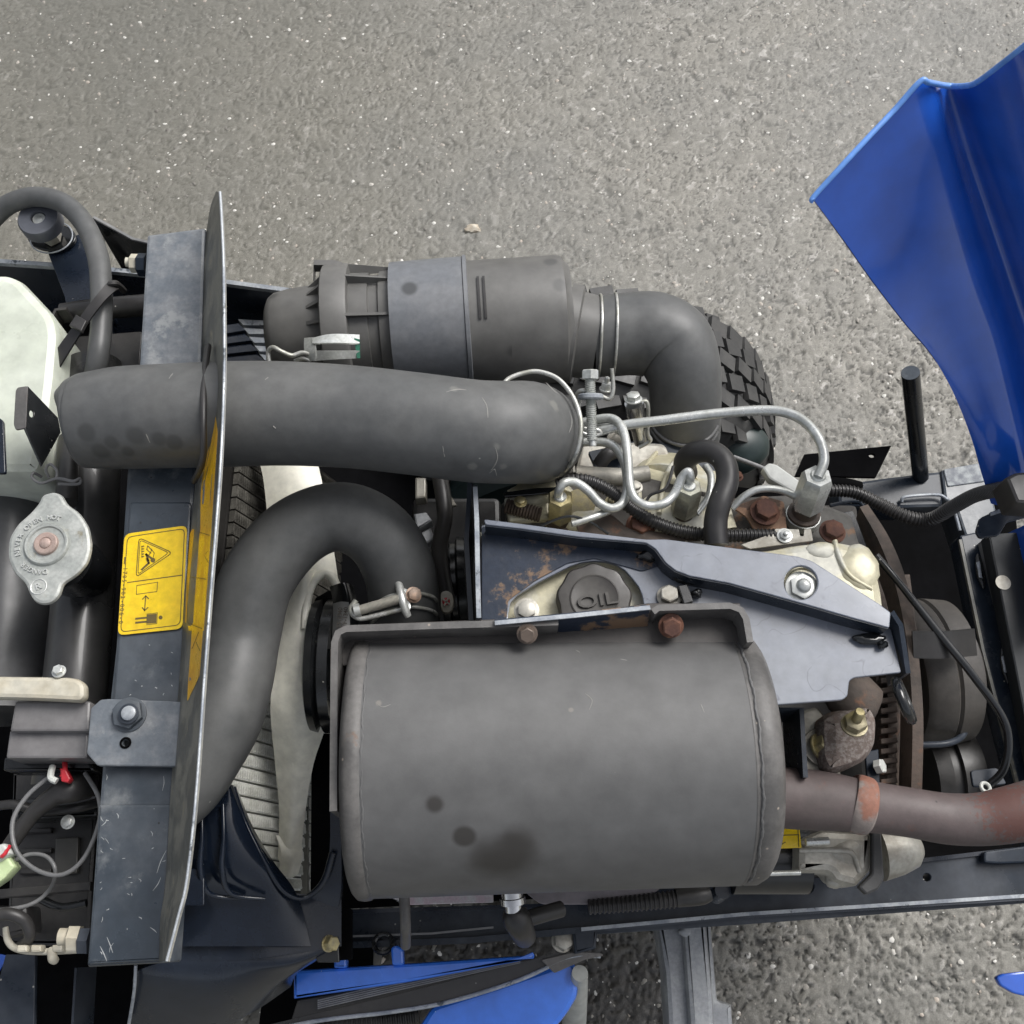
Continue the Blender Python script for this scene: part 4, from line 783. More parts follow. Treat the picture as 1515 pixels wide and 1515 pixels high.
part('grey_wire', tube([(72, 1150, .90, 3.4), (40, 1178, .90, 3.4), (19, 1215, .90, 3.4), (24, 1258, .90, 3.4), (54, 1287, .90, 3.4), (92, 1294, .90, 3.4), (124, 1270, .90, 3.4), (146, 1220, .90, 3.4), (146, 1180, .90, 3.4), (126, 1144, .89, 3.4)], 10), greyw)
part('grey_wire', tube([(16, 1276, .89, 3), (44, 1264, .89, 3), (70, 1268, .89, 3), (82, 1290, .89, 3), (72, 1318, .87, 3), (40, 1340, .87, 3), (-20, 1348, .87, 3)], 10), greyw)
cn = part('white_plug', tube([(78, 1134, .905, 5), (75, 1150, .91, 5), (84, 1156, .91, 5)], 8), whitep)
part('red_terminal', plate([(88, 1136), (97, 1138), (104, 1152), (100, 1158), (90, 1156)], .908, .008, rnd=2, bev=.001), redp, cn); part('red_wire', tube([(95, 1120, .90, 4), (96, 1138, .905, 4), (92, 1150, .906, 4)], 8), redp, cn)
gc = part('wire_connector', plate([(-14, 1270), (8, 1262), (22, 1282), (6, 1300), (-20, 1318)], .90, .014, rnd=3, bev=.002), greenp); part('connector_cap', plate([(-12, 1252), (6, 1247), (16, 1262), (-4, 1276)], .905, .014, rnd=3, bev=.002), whitep, gc)
part('red_wire', tube([(14, 1252, .90, 3), (8, 1262, .906, 3), (2, 1268, .906, 3)], 8), redp, gc)
lt = part('latch_strip', tube([(8, 1372, .86, 4), (12, 1392, .86, 5), (26, 1404, .86, 5), (60, 1408, .86, 5), (125, 1405, .86, 5)], 10), ivory)
for u_ in (32, 53, 84): part('latch_tooth', plate([(u_ - 8, 1398), (u_ + 8, 1398), (u_ + 8, 1409), (u_ - 8, 1409)], .870, .010, rnd=3, bev=.0015), ivory, lt)
part('latch_hook', tube([(76, 1404, .865, 6), (78, 1418, .868, 7), (82, 1421, .865, 6)], 10), ivory, lt)
part('rubber_pad', plate([(-20, 1340), (40, 1340), (42, 1380), (6, 1390), (-20, 1372)], .85, .03, rnd=6, bev=.004), rubber_dk)
# lower left body plates over an added dark sheet
part('corner_dark_sheet', plate([(-60, 1130), (230, 1130), (240, 1420), (212, 1530), (-60, 1530)], .55, .01), blk)  # added black sheet, darkens the gaps at the lower left
part('stay_plate', plate([(8, 1412), (52, 1412), (50, 1560), (-30, 1560)], .72, .006, rnd=2), navy)
part('blue_panel', plate([(-60, 1400), (12, 1414), (-10, 1450), (-60, 1450)], .66, .004), blue)
part('inner_edge', wall([(112, 1432), (104, 1560)], .70, .05, .002), navy)

# scuffs, chips and clutter on the beam and around the battery
m = MB(); wq = random.Random(11)
for u_, v_, dx, dy in [(232, 1292, 14, -34), (226, 1318, 12, -20), (148, 1400, 10, 22), (158, 1386, 9, 24), (168, 1395, -6, 14), (240, 1170, 2, -22), (150, 1222, 8, -10), (155, 1240, 6, 8), (222, 1372, 10, 8), (205, 1300, 3, 5), (188, 1322, 4, 2)] + [(wq.uniform(140, 250), wq.uniform(1150, 1415), wq.uniform(-5, 5), wq.uniform(-9, 9)) for _ in range(26)] + [(wq.uniform(190, 262), wq.uniform(950, 1030), wq.uniform(-3, 3), wq.uniform(-4, 4)) for _ in range(10)]:
    w_ = wq.uniform(.6, 1.5); q = [(u_, v_), (u_ + dx * .5 + wq.uniform(-2, 2), v_ + dy * .5), (u_ + dx, v_ + dy)]
    W = crom([P(a, b_, .9327) for a, b_ in q], 3); sweep(m, W, [M_(w_ / 2, W[0]) * (1 - abs(i - 3) / 4) + .00005 for i in range(len(W))], 5, flat=.2)
part('paint_scratch', m, mat('bare scratch', (.34, .35, .35), .6, bump=0), beam)['kind'] = 'stuff'
for k in range(4): part('battery_rib', plate([(28, 1226 + k * 30), (76, 1224 + k * 30), (75, 1232 + k * 30), (28, 1234 + k * 30)], .806, .006, rnd=1, bev=.001), darkg)
part('black_cable', tube([(-20, 1196, .86, 7), (20, 1190, .865, 7), (60, 1200, .86, 7), (110, 1196, .86, 7), (150, 1186, .85, 7)], 12), rubber_dk)
part('black_cable', tube([(-20, 1360, .88, 9), (10, 1352, .885, 9), (36, 1362, .88, 9), (44, 1386, .87, 8), (30, 1400, .85, 8)], 12), rubber_dk)
part('black_cable', tube([(60, 1330, .85, 6), (90, 1342, .85, 6), (128, 1336, .85, 6)], 12), blkg)
part('terminal_screw', bolt(100, 1216, .86, 8, h=.6, washer=1.3), zinc)
# ---- rocker cover and the bracket over it
zr = .898
rk = part('rocker_cover', plate([(700, 780), (900, 800), (1060, 806), (1130, 812), (1180, 802), (1240, 797), (1278, 806), (1299, 838), (1308, 872), (1316, 960), (1240, 1010), (900, 990), (720, 960)], zr, .06, rnd=16, bev=.009), cream, label='cream painted rocker cover of the engine')
part('cover_boss', blob(1270, 840, zr - .002, 30, 36, 9, .08), cream, rk); part('cover_boss', blob(1215, 815, zr - .002, 24, 14, 7, .08, seed=2), cream, rk)
part('cover_ridge', tube([(1235, 800, .897, 4), (1242, 825, .899, 4), (1258, 852, .899, 4), (1290, 872, .897, 4)], 10), cream, rk)
# lower deck of the bracket
hole = [(751, 925), (752, 908), (755.5, 890.7), (766, 880), (796, 861.7), (842.6, 838), (860, 832), (877.5, 829.7), (896, 831), (912, 835.5), (925, 844), (935.6, 856), (945, 868), (950, 880), (953, 896.5), (953, 925)]
bk = part('lifting_bracket', plate([(712, 776), (990, 808), (1090, 845), (1318, 928), (1334, 995), (1264, 1002.5), (1256.6, 1007), (1254, 1030), (1246.5, 1035.5), (1149, 1042.7), (1100, 1046), (1100, 985), (712, 985)], .912, .0045, holes=[hole], rnd=4, bev=.0008), brk, label='grey blue steel bracket bolted over the rocker cover')
part('rusted_deck', plate([(713, 779), (955, 803), (972, 814), (982, 835), (950, 845), (925, 838), (880, 826), (840, 833), (793, 858), (752, 888), (748, 930), (713, 930)], .9135, .0012, rnd=4, bev=.0003), brk_r, bk, label='left part of the bracket deck, navy with brown rust patches')
uf = [(716, 768), (770, 774.5), (854, 786), (956, 798), (985, 797.6), (1064.5, 808), (1149, 818.7), (1180.7, 823), (1202, 830), (1300, 892.6), (1318, 906), (1316, 929), (1264, 915), (1195, 895), (1080, 863), (1020, 852), (999.5, 844), (985, 832.6), (970, 812), (956, 803), (854, 794), (770, 782), (718, 776)]
up = part('upper_flange', plate(uf, .934, .0045, holes=[circ(1185, 862, 25, 40)], rnd=3, bev=.0008), brk, bk)
part('flange_web', wall([(718, 776), (770, 782), (854, 794), (956, 803), (970, 812), (985, 832.6), (999.5, 844), (1020, 852), (1080, 863), (1195, 895), (1264, 915), (1314, 928)], .9325, .021, .003), navy, bk)
part('side_web', wall([(708, 916), (706, 800), (703, 718)], .935, .10, .0035), navy, bk)
part('web_edge', wall([(708.5, 914), (707, 860), (705.5, 770), (703, 720)], .9365, .0025, .0038), edgem, bk)
part('side_web', wall([(696, 700), (690, 800), (697, 918)], .90, .10, .004), navy, bk)
part('end_web', wall([(1320, 905, .934), (1333, 925, .928), (1344, 996, .914)], .92, .045, .004), navy, bk)
part('weld_bead', blob(1286, 946, .916, 24, 9, 8, .15, seed=3), blkg, bk); part('weld_bead', blob(1306, 954, .916, 8, 7, 9, .15, seed=5), blkg, bk)
part('weld_bead', blob(960, 822, .916, 16, 9, 8, .2, seed=8), blkg, bk); part('weld_bead', blob(1030, 878, .917, 9, 7, 9, .2, seed=9), blkg, bk)
part('weld_bead', tube([(985, 838, .917, 6), (1000, 852, .917, 7), (1012, 858, .917, 7), (1040, 862, .916, 5)], 12), blkg, bk)
q = P(1337, 1036, .90)
part('lifting_eye', ring(q, (1, .25, .5), .0165, .0042, 40, 10, sq=1.25), blkg, bk)
part('boss_ring', lathe(P(1187, 868, .915), Z, [(0, .0165), (.006, .0165), (.0065, .0145), (.004, .014), (.004, .004)], 40), cream, rk)
part('dome_nut', bolt(1187, 869, .925, 20, h=.42, washer=1.25, dome=.56), zinc, rk)
part('flange_bolt', bolt(990, 882, .916, 14, ax=(-.1, .1, 1), h=.9, washer=1.3), alu, bk)
part('bracket_clip', plate([(1003, 866), (1017, 864), (1026, 890), (1012, 894)], .925, .01, rnd=1), blkg, bk)
part('flange_bolt', bolt(779, 903, .9145, 14, h=.7, washer=1.35), alu, bk)
# oil filler cap
oc = P(879, 888, .912); R0 = M_(56, oc)
ocp = part('oil_filler_cap', lathe(oc - Z * .012, Z, [(0, R0 * .98), (.014, R0 * .98), (.0165, R0 * .93), (.017, R0 * .86), (.0172, R0 * .2)], 120, lobes=lambda t: .028 * math.cos(9 * t)), oilm, label='scalloped dark brown cap marked OIL')
part('raised_disc', lathe(oc + Z * .004, Z, [(0, R0 * .66), (.0016, R0 * .655), (.0022, R0 * .62), (.0016, R0 * .585), (.0016, R0 * .1)], 72), oilm, ocp)
m = MB(); ex = Vector((.985, .16, 0)); text('OIL', P(883, 890, oc.z + .0048), ex, Z.cross(ex), .0150, .0030, m, sx=1.45); part('oil_lettering', m, oilm, ocp, smooth=0)
# ---- cylinder head castings
hd = part('cylinder_head', plate([(745, 745), (820, 700), (900, 690), (1080, 735), (1180, 730), (1260, 760), (1275, 810), (1230, 830), (745, 815)], .865, .05, rnd=8, bev=.004), mat('grey head casting', (.10, .095, .085), .6, .2, col2=(.05, .045, .04), scale=18, bump=.7, bscale=120, patch=((.20, .115, .065), 26, .60, .68)), label='dark grey cylinder head with rust patches')
part('casting_boss', blob(800, 735, .862, 48, 30, 20, .15, seed=11), cream, hd); part('casting_boss', blob(860, 770, .862, 40, 26, 22, .1, seed=12), cream, hd)
part('casting_boss', plate([(745, 735), (812, 728), (815, 768), (752, 772)], .872, .02, rnd=6, bev=.003), cream, hd)
im = part('intake_manifold', lathe2((1008, 684, .70), (985, 742, .82), [(-.2, 46), (.1, 47), (.35, 52), (.8, 62), (1, 64)], n=48, sq=.8), cream, label='cream cast intake manifold under the elbow hose')
part('manifold_runner', loft([[(905, 715, .83), (930, 760, .86), (935, 790, .865)], [(950, 690, .835), (965, 745, .872), (970, 785, .875)], [(1010, 690, .82), (1020, 740, .872), (1030, 785, .875)], [(1075, 700, .82), (1080, 745, .865), (1090, 780, .868)]], .008, 5), cream, im)
part('manifold_rib', tube([(1010, 668, .80, 4), (985, 705, .86, 4), (975, 760, .878, 4)], 10), cream, im)
part('manifold_rib', tube([(975, 665, .79, 3), (950, 700, .845, 4), (945, 750, .873, 4)], 10), cream, im)
part('manifold_flange', plate([(860, 650), (985, 655), (1000, 700), (900, 740), (850, 700)], .80, .02, rnd=10, bev=.004), alu, im)
part('fuel_rail', tube([(852, 702, .865, 14), (915, 706, .865, 14), (960, 700, .865, 12)], 20), alu)
part('pump_body', lathe2((860, 775, .80), (858, 745, .875), [(0, 30), (.6, 30), (.7, 22), (1, 22)], n=32), brass)
part('navy_bracket', plate([(885, 650), (1050, 660), (1060, 700), (885, 715)], .79, .006, rnd=3), navy)
part('fitting_block', plate([(800, 685), (850, 680), (856, 725), (806, 730)], .85, .03, rnd=4, bev=.003), alu)
part('flange_bolt', bolt(829, 686, .885, 11, ax=(.25, .3, .9), h=.8, washer=1.35, stud=.5), alu); part('brass_plug', bolt(798, 700, .875, 14, ax=(.1, .4, .9), h=1.0, washer=1.2), brass)
part('flange_bolt', bolt(915, 652, .83, 14, ax=(.2, -.5, .8), h=.8, washer=1.3), alu)
part('return_spring', thread((748, 748, .876), (800, 762, .876), 12, pitch=.0026), rustdk)
part('black_lever', plate([(745, 728), (790, 722), (825, 720), (825, 728), (790, 732), (746, 735)], .885, .004, rnd=2), blkg)
for u_, v_, z_, r_, m_ in ((940, 720, .884, 8, alu), (1068, 726, .884, 8, alu), (905, 742, .882, 7, brass), (880, 700, .868, 8, alu), (1090, 704, .87, 7, rustm), (770, 742, .892, 7, brass)): part('small_bolt', bolt(u_, v_, z_, r_, ax=(.1, .2, 1), h=.8, washer=1.4), m_)
part('thin_wire', tube([(800, 778, .90, 2.2), (840, 764, .905, 2.2), (872, 772, .90, 2.2), (900, 790, .895, 2.2)], 8), blkg)
part('thin_wire', tube([(996, 690, .90, 2.4), (985, 722, .905, 2.4), (960, 735, .90, 2.4), (948, 770, .895, 2.4)], 8), rubber_dk)
part('hose_stub', tube([(885, 690, .855, 11), (900, 672, .86, 11), (925, 664, .85, 11)], 16), rubber_dk)
part('oily_grime', plate([(850, 770), (905, 760), (930, 782), (1010, 790), (1040, 800), (860, 800)], .8865, .002, rnd=6), rustdk)
part('navy_strap', plate([(870, 668), (905, 660), (930, 700), (890, 712)], .842, .006, rnd=3), navy)
# fuel pipes
def fp(name, pts, r=6.2, m=None, **k): return part(name, tube([(*p, r) if len(p) == 3 else p for p in pts], 14, 10), m or zinc, **k)
fp('fuel_pipe', [(1210, 706, .925), (1219, 682, .928), (1214, 655, .93), (1195, 628, .925), (1168, 612, .92), (1130, 607, .915), (1060, 612, .91), (980, 622, .905), (925, 629, .90), (880, 640, .89), (850, 650, .87)], 7.5, label='long bright fuel pipe arching to the right hand injector')
fp('fuel_pipe', [(850, 628, .885), (880, 621, .895), (903, 619, .90), (917, 628, .905), (925, 648, .91), (929, 680, .915), (932, 718, .915), (940, 738, .915), (958, 748, .91), (982, 745, .91), (998, 730, .91), (1008, 708, .915), (1018, 698, .92), (1021, 708, .915), (1019, 724, .90)], 6.8)
fp('fuel_pipe', [(845, 655, .885), (890, 654, .89), (909, 661, .895), (921, 678, .90), (927, 700, .905), (927, 728, .905), (919, 746, .905), (904, 752, .905), (887, 744, .905), (870, 726, .91), (852, 714, .915), (835, 714, .92), (827, 726, .915), (826, 740, .90)], 6.8)
fp('fuel_pipe', [(845, 638, .87), (880, 634, .885), (905, 632, .89), (920, 640, .89)], 6)
fp('leak_off_pipe', [(846, 775, .90), (875, 766, .90), (903, 755, .895), (915, 748, .885)], 5.5)
fp('leak_off_pipe', [(1083, 752, .885), (1100, 735, .89), (1122, 724, .893), (1150, 724, .893), (1176, 734, .89), (1196, 748, .885)], 5.5)
fp('leak_off_pipe', [(1030, 760, .88), (1048, 735, .88), (1052, 706, .875), (1044, 690, .87)], 5.5)
fp('control_rod', [(1085, 676, .80), (1122, 690, .80), (1135, 696, .80)], 3.5, greyw)
part('wire_connector', plate([(1128, 692), (1138, 684), (1150, 687), (1196, 720), (1184, 735), (1138, 708)], .84, .012, rnd=3, bev=.002), whitep)
# injectors: nut, body and collar on a slanted axis
def injector(name, top, zt, bot, zb, s, m1, **k):
    a_, b_ = P(*top, zt), P(*bot, zb); d = b_ - a_; L_ = d.length; r = M_(s, a_)
    i_ = part(name, lathe(a_ + d * .5, d, [(0, r * .8), (L_ * .12, r * .8), (L_ * .13, r * 1.05), (L_ * .24, r * 1.05), (L_ * .25, r * .85), (L_ * .5, r * .8)], 28), rustdk, **k)
    part('union_nut', hexa(a_ + d * .5, -d, r, L_ * .48, ch=.1), m1, i_)
    part('nut_nose', lathe(a_ + d * .03, -d, [(-.001, r * .5), (.001, r * .5), (.0025, r * .42)], 20), zinc, i_)
    part('collar', lathe(a_ + d * .66, d, [(0, r * .9), (.0006, r * 1.12), (L_ * .10, r * 1.12), (L_ * .11, r * .9)], 28), m1, i_)
    return i_
injector('injector', (1211, 702), .925, (1178, 790), .845, 24, zinc, label='largest injector with a bright hex nut, at the right end')
injector('injector', (1020, 718), .912, (1003, 790), .845, 21, mat('dull zinc', (.40, .40, .33), .42, .6, col2=(.28, .27, .22), scale=40, bump=.3))
injector('injector', (829, 734), .908, (827, 790), .845, 20, brass)
# clamp bolts standing over the pipes
cb = part('long_clamp_bolt', thread((873, 560, .945), (876, 652, .925), 8.2, pitch=.0016), zinc, label='long threaded bolt with a bright head beside the hose end')
part('bolt_head', hexa(P(873, 561, .945), P(873, 545, .9485) - P(873, 561, .945), M_(13.5, P(872, 556, .952)), .008), zinc, cb)
part('bolt_tip', tube([(876, 650, .925, 5.5), (877, 660, .923, 5.5)], 12), zinc, cb)
part('clamp_lug', lathe2((874, 591, .939), (874, 583, .9408), [(0, 17), (.2, 19), (.8, 19), (1, 17)], n=32), edgem, cb)
part('clamp_strap', tube([(858, 596, .925, 3.5), (854, 584, .93, 3.5), (860, 578, .935, 3.5), (872, 580, .935, 3.5)], 10), wire_m, cb); part('clamp_strap', tube([(856, 590, .925, 3), (857, 620, .915, 3), (860, 638, .91, 3), (874, 644, .908, 3), (888, 642, .908, 3), (884, 636, .91, 3), (864, 634, .912, 3)], 10), wire_m, cb)
sb_ = part('clamp_sleeve', lathe2((948, 655, .84), (938, 596, .885), [(0, 10), (.35, 11), (.45, 14), (1, 14)], n=28), mat('chrome', (.6, .6, .6), .15, .95, col2=(.45, .45, .45), bump=0))
part('sleeve_bolt', bolt(937, 590, .89, 10.5, ax=(-.1, .5, .85), h=.8, washer=1.25), zinc, sb_); part('clamp_strap', tube([(946, 596, .885, 3), (956, 594, .885, 3), (959, 606, .88, 3), (958, 640, .86, 3), (962, 652, .85, 3), (945, 662, .845, 3)], 10), wire_m, sb_)
# black hoses over the head
part('breather_hose', tube([(1015, 700, .86, 17), (1014, 682, .88, 17), (1030, 669, .90, 17), (1054, 669, .91, 17), (1072, 685, .915, 17), (1076, 712, .915, 17), (1066, 742, .915, 17), (1059, 770, .91, 17.5), (1060, 806, .905, 18)], 24), rubber_dk, label='short S-bent black breather hose')
part('corrugated_sleeve', tube([(824, 716, .90, 8), (846, 710, .905, 8.5), (872, 712, .905, 9), (905, 728, .90, 9.5), (940, 756, .895, 9.5), (972, 774, .893, 9.5), (1010, 786, .89, 9.5), (1060, 792, .89, 9.5), (1110, 792, .89, 9.5), (1148, 792, .89, 9.5)], 16, corr=(.0034, .16)), rubber_dk, label='black corrugated wiring sleeve along the cylinder head')
tb_ = part('terminal_plate', plate([(1096, 806), (1140, 790), (1148, 782), (1182, 783), (1184, 793), (1189, 793), (1190, 783), (1200, 782), (1203, 800), (1110, 812)], .895, .002, rnd=1, bev=.0003), alu)
part('terminal_nut', bolt(1161, 792, .897, 8.5, h=.6, washer=1.35, stud=.6), zinc, tb_)
for u_, v, z_, r_ in ((1132, 757, .885, 17), (1232, 786, .888, 15), (948, 778, .882, 17)): part('head_bolt', bolt(u_, v, z_, r_, ax=(.05, .15, 1), h=.75, washer=1.3), rustm)
part('rusty_gasket', plate([(1083, 750), (1130, 733), (1160, 742), (1165, 790), (1120, 790), (1105, 765)], .8785, .003, rnd=4, bev=.0005), mat('flaking rust', (.32, .19, .12), .8, col2=(.12, .08, .06), scale=60, bump=.6, lo_=.48, hi=.56), hd)
part('ring_seal', ring(P(985, 800, .885), Z, .018, .0012, 40), alu, hd)
# ---- flywheel housing side
part('flywheel_plate', loft([[(1272, 750, .80), (1300, 800, .81), (1326, 870, .82), (1343, 960, .82), (1350, 1060, .82), (1348, 1175, .80)], [(1284, 746, .80), (1318, 800, .81), (1344, 870, .82), (1358, 960, .82), (1366, 1060, .82), (1364, 1175, .80)]], .03, 6), rustdk, label='thin brown flywheel backplate edge')
part('clutch_cover', loft([[(1290, 850, .77), (1308, 950, .78), (1314, 1060, .78), (1312, 1175, .76)], [(1346, 850, .765), (1358, 950, .775), (1364, 1060, .775), (1364, 1175, .755)]], .03, 5), rustdk)
gr = part('ring_gear', loft([[(1296, 1000, .765), (1300, 1080, .77), (1300, 1190, .755)], [(1322, 1000, .77), (1326, 1080, .775), (1326, 1190, .76)]], .02, 4), rustdk, label='toothed flywheel ring gear')
for k in range(13):
    v = 1003 + k * 15; part('gear_tooth', plate([(1303, v), (1327, v - 3), (1329, v + 5), (1304, v + 8)], .785 if k < 9 else .782, .012, rnd=1, bev=.0008), rustdk, gr)
cy = part('clutch_housing', lathe2((1330, 1000, .70), (1420, 990, .70), [(0, 100), (.1, 108), (.42, 110), (.46, 106), (.5, 110), (.86, 104), (1, 80)], n=56), mat('brown grey drum', (.075, .068, .06), .55, col2=(.055, .05, .045), scale=15, bump=.3), label='brown grey ribbed drum behind the flywheel')
part('drum_strap', loft([[(1350, 934, .83), (1400, 934, .83), (1442, 930, .80)], [(1352, 974, .82), (1402, 974, .82), (1446, 970, .79)]], .004, 4), rubber_dk)
part('drum', lathe2((1362, 1150, .66), (1430, 1145, .66), [(0, 70), (.3, 74), (.32, 68), (.5, 68), (.52, 76), (1, 72)], n=48), darkg)
part('drum_pipe', tube([(1360, 1102, .74, 5), (1400, 1100, .74, 5), (1424, 1088, .73, 5), (1432, 1060, .72, 5)], 12), navy)
xb = part('exhaust_elbow', plate([(1215, 1060), (1232, 1050), (1290, 1040), (1302, 1060), (1300, 1100), (1284, 1124), (1250, 1138), (1228, 1142), (1216, 1120)], .838, .06, rnd=12, bev=.012), grain, label='grainy rust-brown exhaust casting')
part('elbow_top', blob(1262, 1032, .82, 42, 40, 22, .08, seed=21), rustdk, xb)
part('yellow_bolt', bolt(1264, 1072, .866, 17, ax=(0, .35, .93), h=.8, washer=1.15, stud=1.2), brass, xb)
ap = part('manifold_flange', plate([(1182, 1052), (1210, 1045), (1240, 1080), (1245, 1150), (1190, 1150)], .815, .02, rnd=5, bev=.003), alu); part('big_washer', lathe(P(1213, 1106, .8155), (.2, 0, 1), [(0, .0165), (.002, .016)], 32), alu, ap); part('flange_bolt', bolt(1214, 1104, .822, 16, ax=(.6, .1, .8), h=1, washer=1.2), brass, ap)
part('navy_stay', wall([(1150, 1050), (1186, 1048), (1192, 1150)], .85, .06, .004), navy)
part('pale_bolt', bolt(1297, 1135, .80, 11, ax=(.7, .1, .7), h=1.0, washer=0), whitep); part('dark_stay', plate([(1280, 1112), (1300, 1108), (1302, 1165), (1284, 1168)], .795, .004, rnd=2), navy)
# ---- starter motor
smt = part('starter_motor', lathe2((1080, 1268, .70), (1190, 1268, .70), [(0, 52), (1, 52)], n=44), blkg, label='black starter motor barrel with an aluminium nose below the exhaust pipe')
part('starter_nose', plate([(1180, 1244), (1216, 1228), (1290, 1232), (1290, 1288), (1268, 1312), (1238, 1304), (1228, 1290), (1180, 1290)], .752, .05, rnd=6, bev=.007), alu, smt)
part('nose_ridge', tube([(1182, 1258, .754, 4), (1240, 1258, .756, 4), (1262, 1264, .755, 4), (1272, 1290, .752, 4)], 10), alu, smt); part('nose_boss', blob(1250, 1262, .742, 32, 24, 22, .08, seed=30), alu, smt); part('nose_boss', blob(1236, 1300, .73, 16, 14, 16, .1, seed=31), alu, smt)
part('terminal_post', tube([(1192, 1246, .77, 5.5), (1226, 1244, .77, 5.5)], 12), zinc, smt)
part('mounting_flange', plate([(1290, 1228), (1304, 1228), (1309, 1300), (1300, 1316), (1282, 1324), (1270, 1312), (1290, 1292)], .758, .009, rnd=3, bev=.002), mat('dark gasket plate', (.05, .05, .05), .5, .3, bump=.3), smt)
part('nose_cone', lathe2((1300, 1262, .715), (1362, 1255, .715), [(0, 40), (.5, 34), (.85, 26), (1, 14)], n=36), alu, smt)
part('starter_bolt', tube([(1110, 1293, .752, 4), (1184, 1291, .752, 4)], 10), zinc, smt)
yl = part('yellow_tag', plate([(1140, 1216), (1182, 1216), (1186, 1254), (1138, 1256)], .758, .002, rnd=1, bev=.0003), yellow); m = MB(); stroke([(1146, 1236), (1182, 1235)], .7585, 1.2, m); stroke([(1180, 1217), (1182, 1253)], .7585, 1.2, m); stroke([(1148, 1254), (1162, 1246)], .7585, 1.0, m); part('print', m, ink, yl)
# ---- frame rails
nr = part('near_frame_rail', plate([(470, 1352), (800, 1342), (1180, 1296), (1560, 1252), (1600, 1330), (1100, 1368), (860, 1384), (500, 1400)], .60, .02, rnd=2, holes=[circ(1193.5, 1311.5, 11), circ(1371.5, 1298, 6)]), navy, label='long navy frame rail along the near side')
part('rail_inner_face', wall([(470, 1350), (800, 1340), (1180, 1294), (1560, 1250)], .604, .12, .004), navy_sh, nr)
part('rail_lip', wall([(500, 1399), (700, 1391), (860, 1376), (1100, 1354), (1300, 1341), (1600, 1322)], .612, .05, .006), navy, nr)
part('lip_edge', wall([(860, 1375), (1100, 1352.5), (1300, 1339.5), (1600, 1320)], .6145, .003, .0035), edgem, nr)
part('lip_edge', wall([(500, 1386), (640, 1381), (730, 1372)], .6145, .003, .002), greyw, nr)
part('welded_strap', plate([(1456, 1260), (1560, 1246), (1560, 1275), (1480, 1278), (1456, 1276)], .612, .012, rnd=5, bev=.002), navy, nr)
fb = part('far_frame_tube', plate([(1240, 716), (1310, 706), (1395, 696), (1400, 722), (1395, 750), (1330, 752), (1240, 748)], .69, .04, rnd=3, bev=.004), navy, label='grey blue frame tube at the far right')
part('tube_end', plate([(1392, 695), (1450, 684), (1462, 700), (1480, 780), (1480, 830), (1440, 830), (1412, 745), (1398, 742)], .694, .045, rnd=3, bev=.003), beamm, fb)
part('tube_patch', plate([(1396, 694), (1449, 685), (1458, 712), (1402, 720)], .6955, .004, rnd=3, bev=.001), mat('speckled primer', (.17, .19, .20), .5, col2=(.11, .12, .14), scale=90, bump=.4), fb)
part('opening_edge', tube([(1334, 742, .694, 2.5), (1340, 735, .697, 2.5), (1385, 732, .697, 2.5), (1400, 738, .697, 2.5), (1410, 750, .697, 2.5), (1420, 785, .695, 2.5)], 8), edgem, fb)
part('opening_edge', tube([(1228, 748, .72, 3), (1262, 742, .72, 3), (1277, 750, .72, 3), (1284, 790, .71, 3)], 8), navy, fb)
rr_ = part('right_rail', plate([(1420, 792), (1452, 785), (1468, 850), (1500, 990), (1560, 1240), (1530, 1250), (1455, 960)], .73, .03, rnd=2, bev=.002), navy, label='slanting black rail at the right edge')
part('rail_edge', wall([(1421, 798), (1455, 962), (1520, 1215)], .733, .004, .003), grime, rr_); part('rail_edge', wall([(1454, 800), (1490, 940), (1540, 1150)], .739, .01, .003), greyw, rr_)
for u_, v in ((1450, 845), (1487, 985)):
    m = MB(); blob(u_, v, .734, 6, 26, 3, .1, mb=m); w_ = part('weld_bead', m, blkg, rr_); part('slot_light', blob(u_ - 1, v - 2, .7385, 3, 15, 1.2, .25, seed=6), edgem, rr_)
part('bonnet_sill', plate([(1462, 790), (1530, 785), (1560, 1200), (1540, 1190), (1500, 980)], .76, .02, rnd=2, bev=.002), mat('satin black rail', (.012, .014, .016), .55, spec=.3, col2=(.02, .022, .024), spots=DUST))
part('sill_hole', lathe(P(1484, 862, .7602), Z, [(0, .0075), (.0006, .0075)], 24), alu)
part('blue_side_strip', loft([[(1484, 792, .73), (1500, 850, .73), (1522, 930, .73)], [(1530, 770, .80), (1545, 850, .80), (1560, 930, .80)]], .003, 4), blue)
part('hook_plate', plate([(1444, 786), (1450, 766), (1476, 754), (1530, 744), (1530, 762), (1490, 772), (1478, 792), (1450, 796)], .90, .004, rnd=4), navy)
part('hook_edge', wall([(1466, 760), (1490, 752), (1530, 744)], .9025, .003, .003), edgem)
part('cable', tube([(1296, 822, .84, 5.5), (1330, 862, .84, 5.5), (1390, 938, .83, 6), (1440, 1000, .82, 6), (1482, 1060, .80, 6), (1492, 1100, .79, 6), (1484, 1140, .78, 6), (1462, 1162, .77, 6)], 14), blkg, label='thin black cable slanting down to the right')
ey_ = part('cable_eye', ring(P(1458, 1165, .775), (.2, .2, 1), .0042, .0017, 24), whitep); part('eye_bracket', plate([(1436, 1140), (1476, 1136), (1490, 1160), (1440, 1165)], .765, .004, rnd=5), navy)
tbk = part('tab_bracket', plate([(1190, 672), (1319, 659), (1296, 706), (1176, 704)], .765, .004, rnd=1, bev=.0004, holes=[circ(1290, 674, 4.5, 16, 3)]), blk, label='flat black tab with one small hole, above the frame tube')
a_, b_ = P(1362, 705, .69), P(1347, 552, .86)
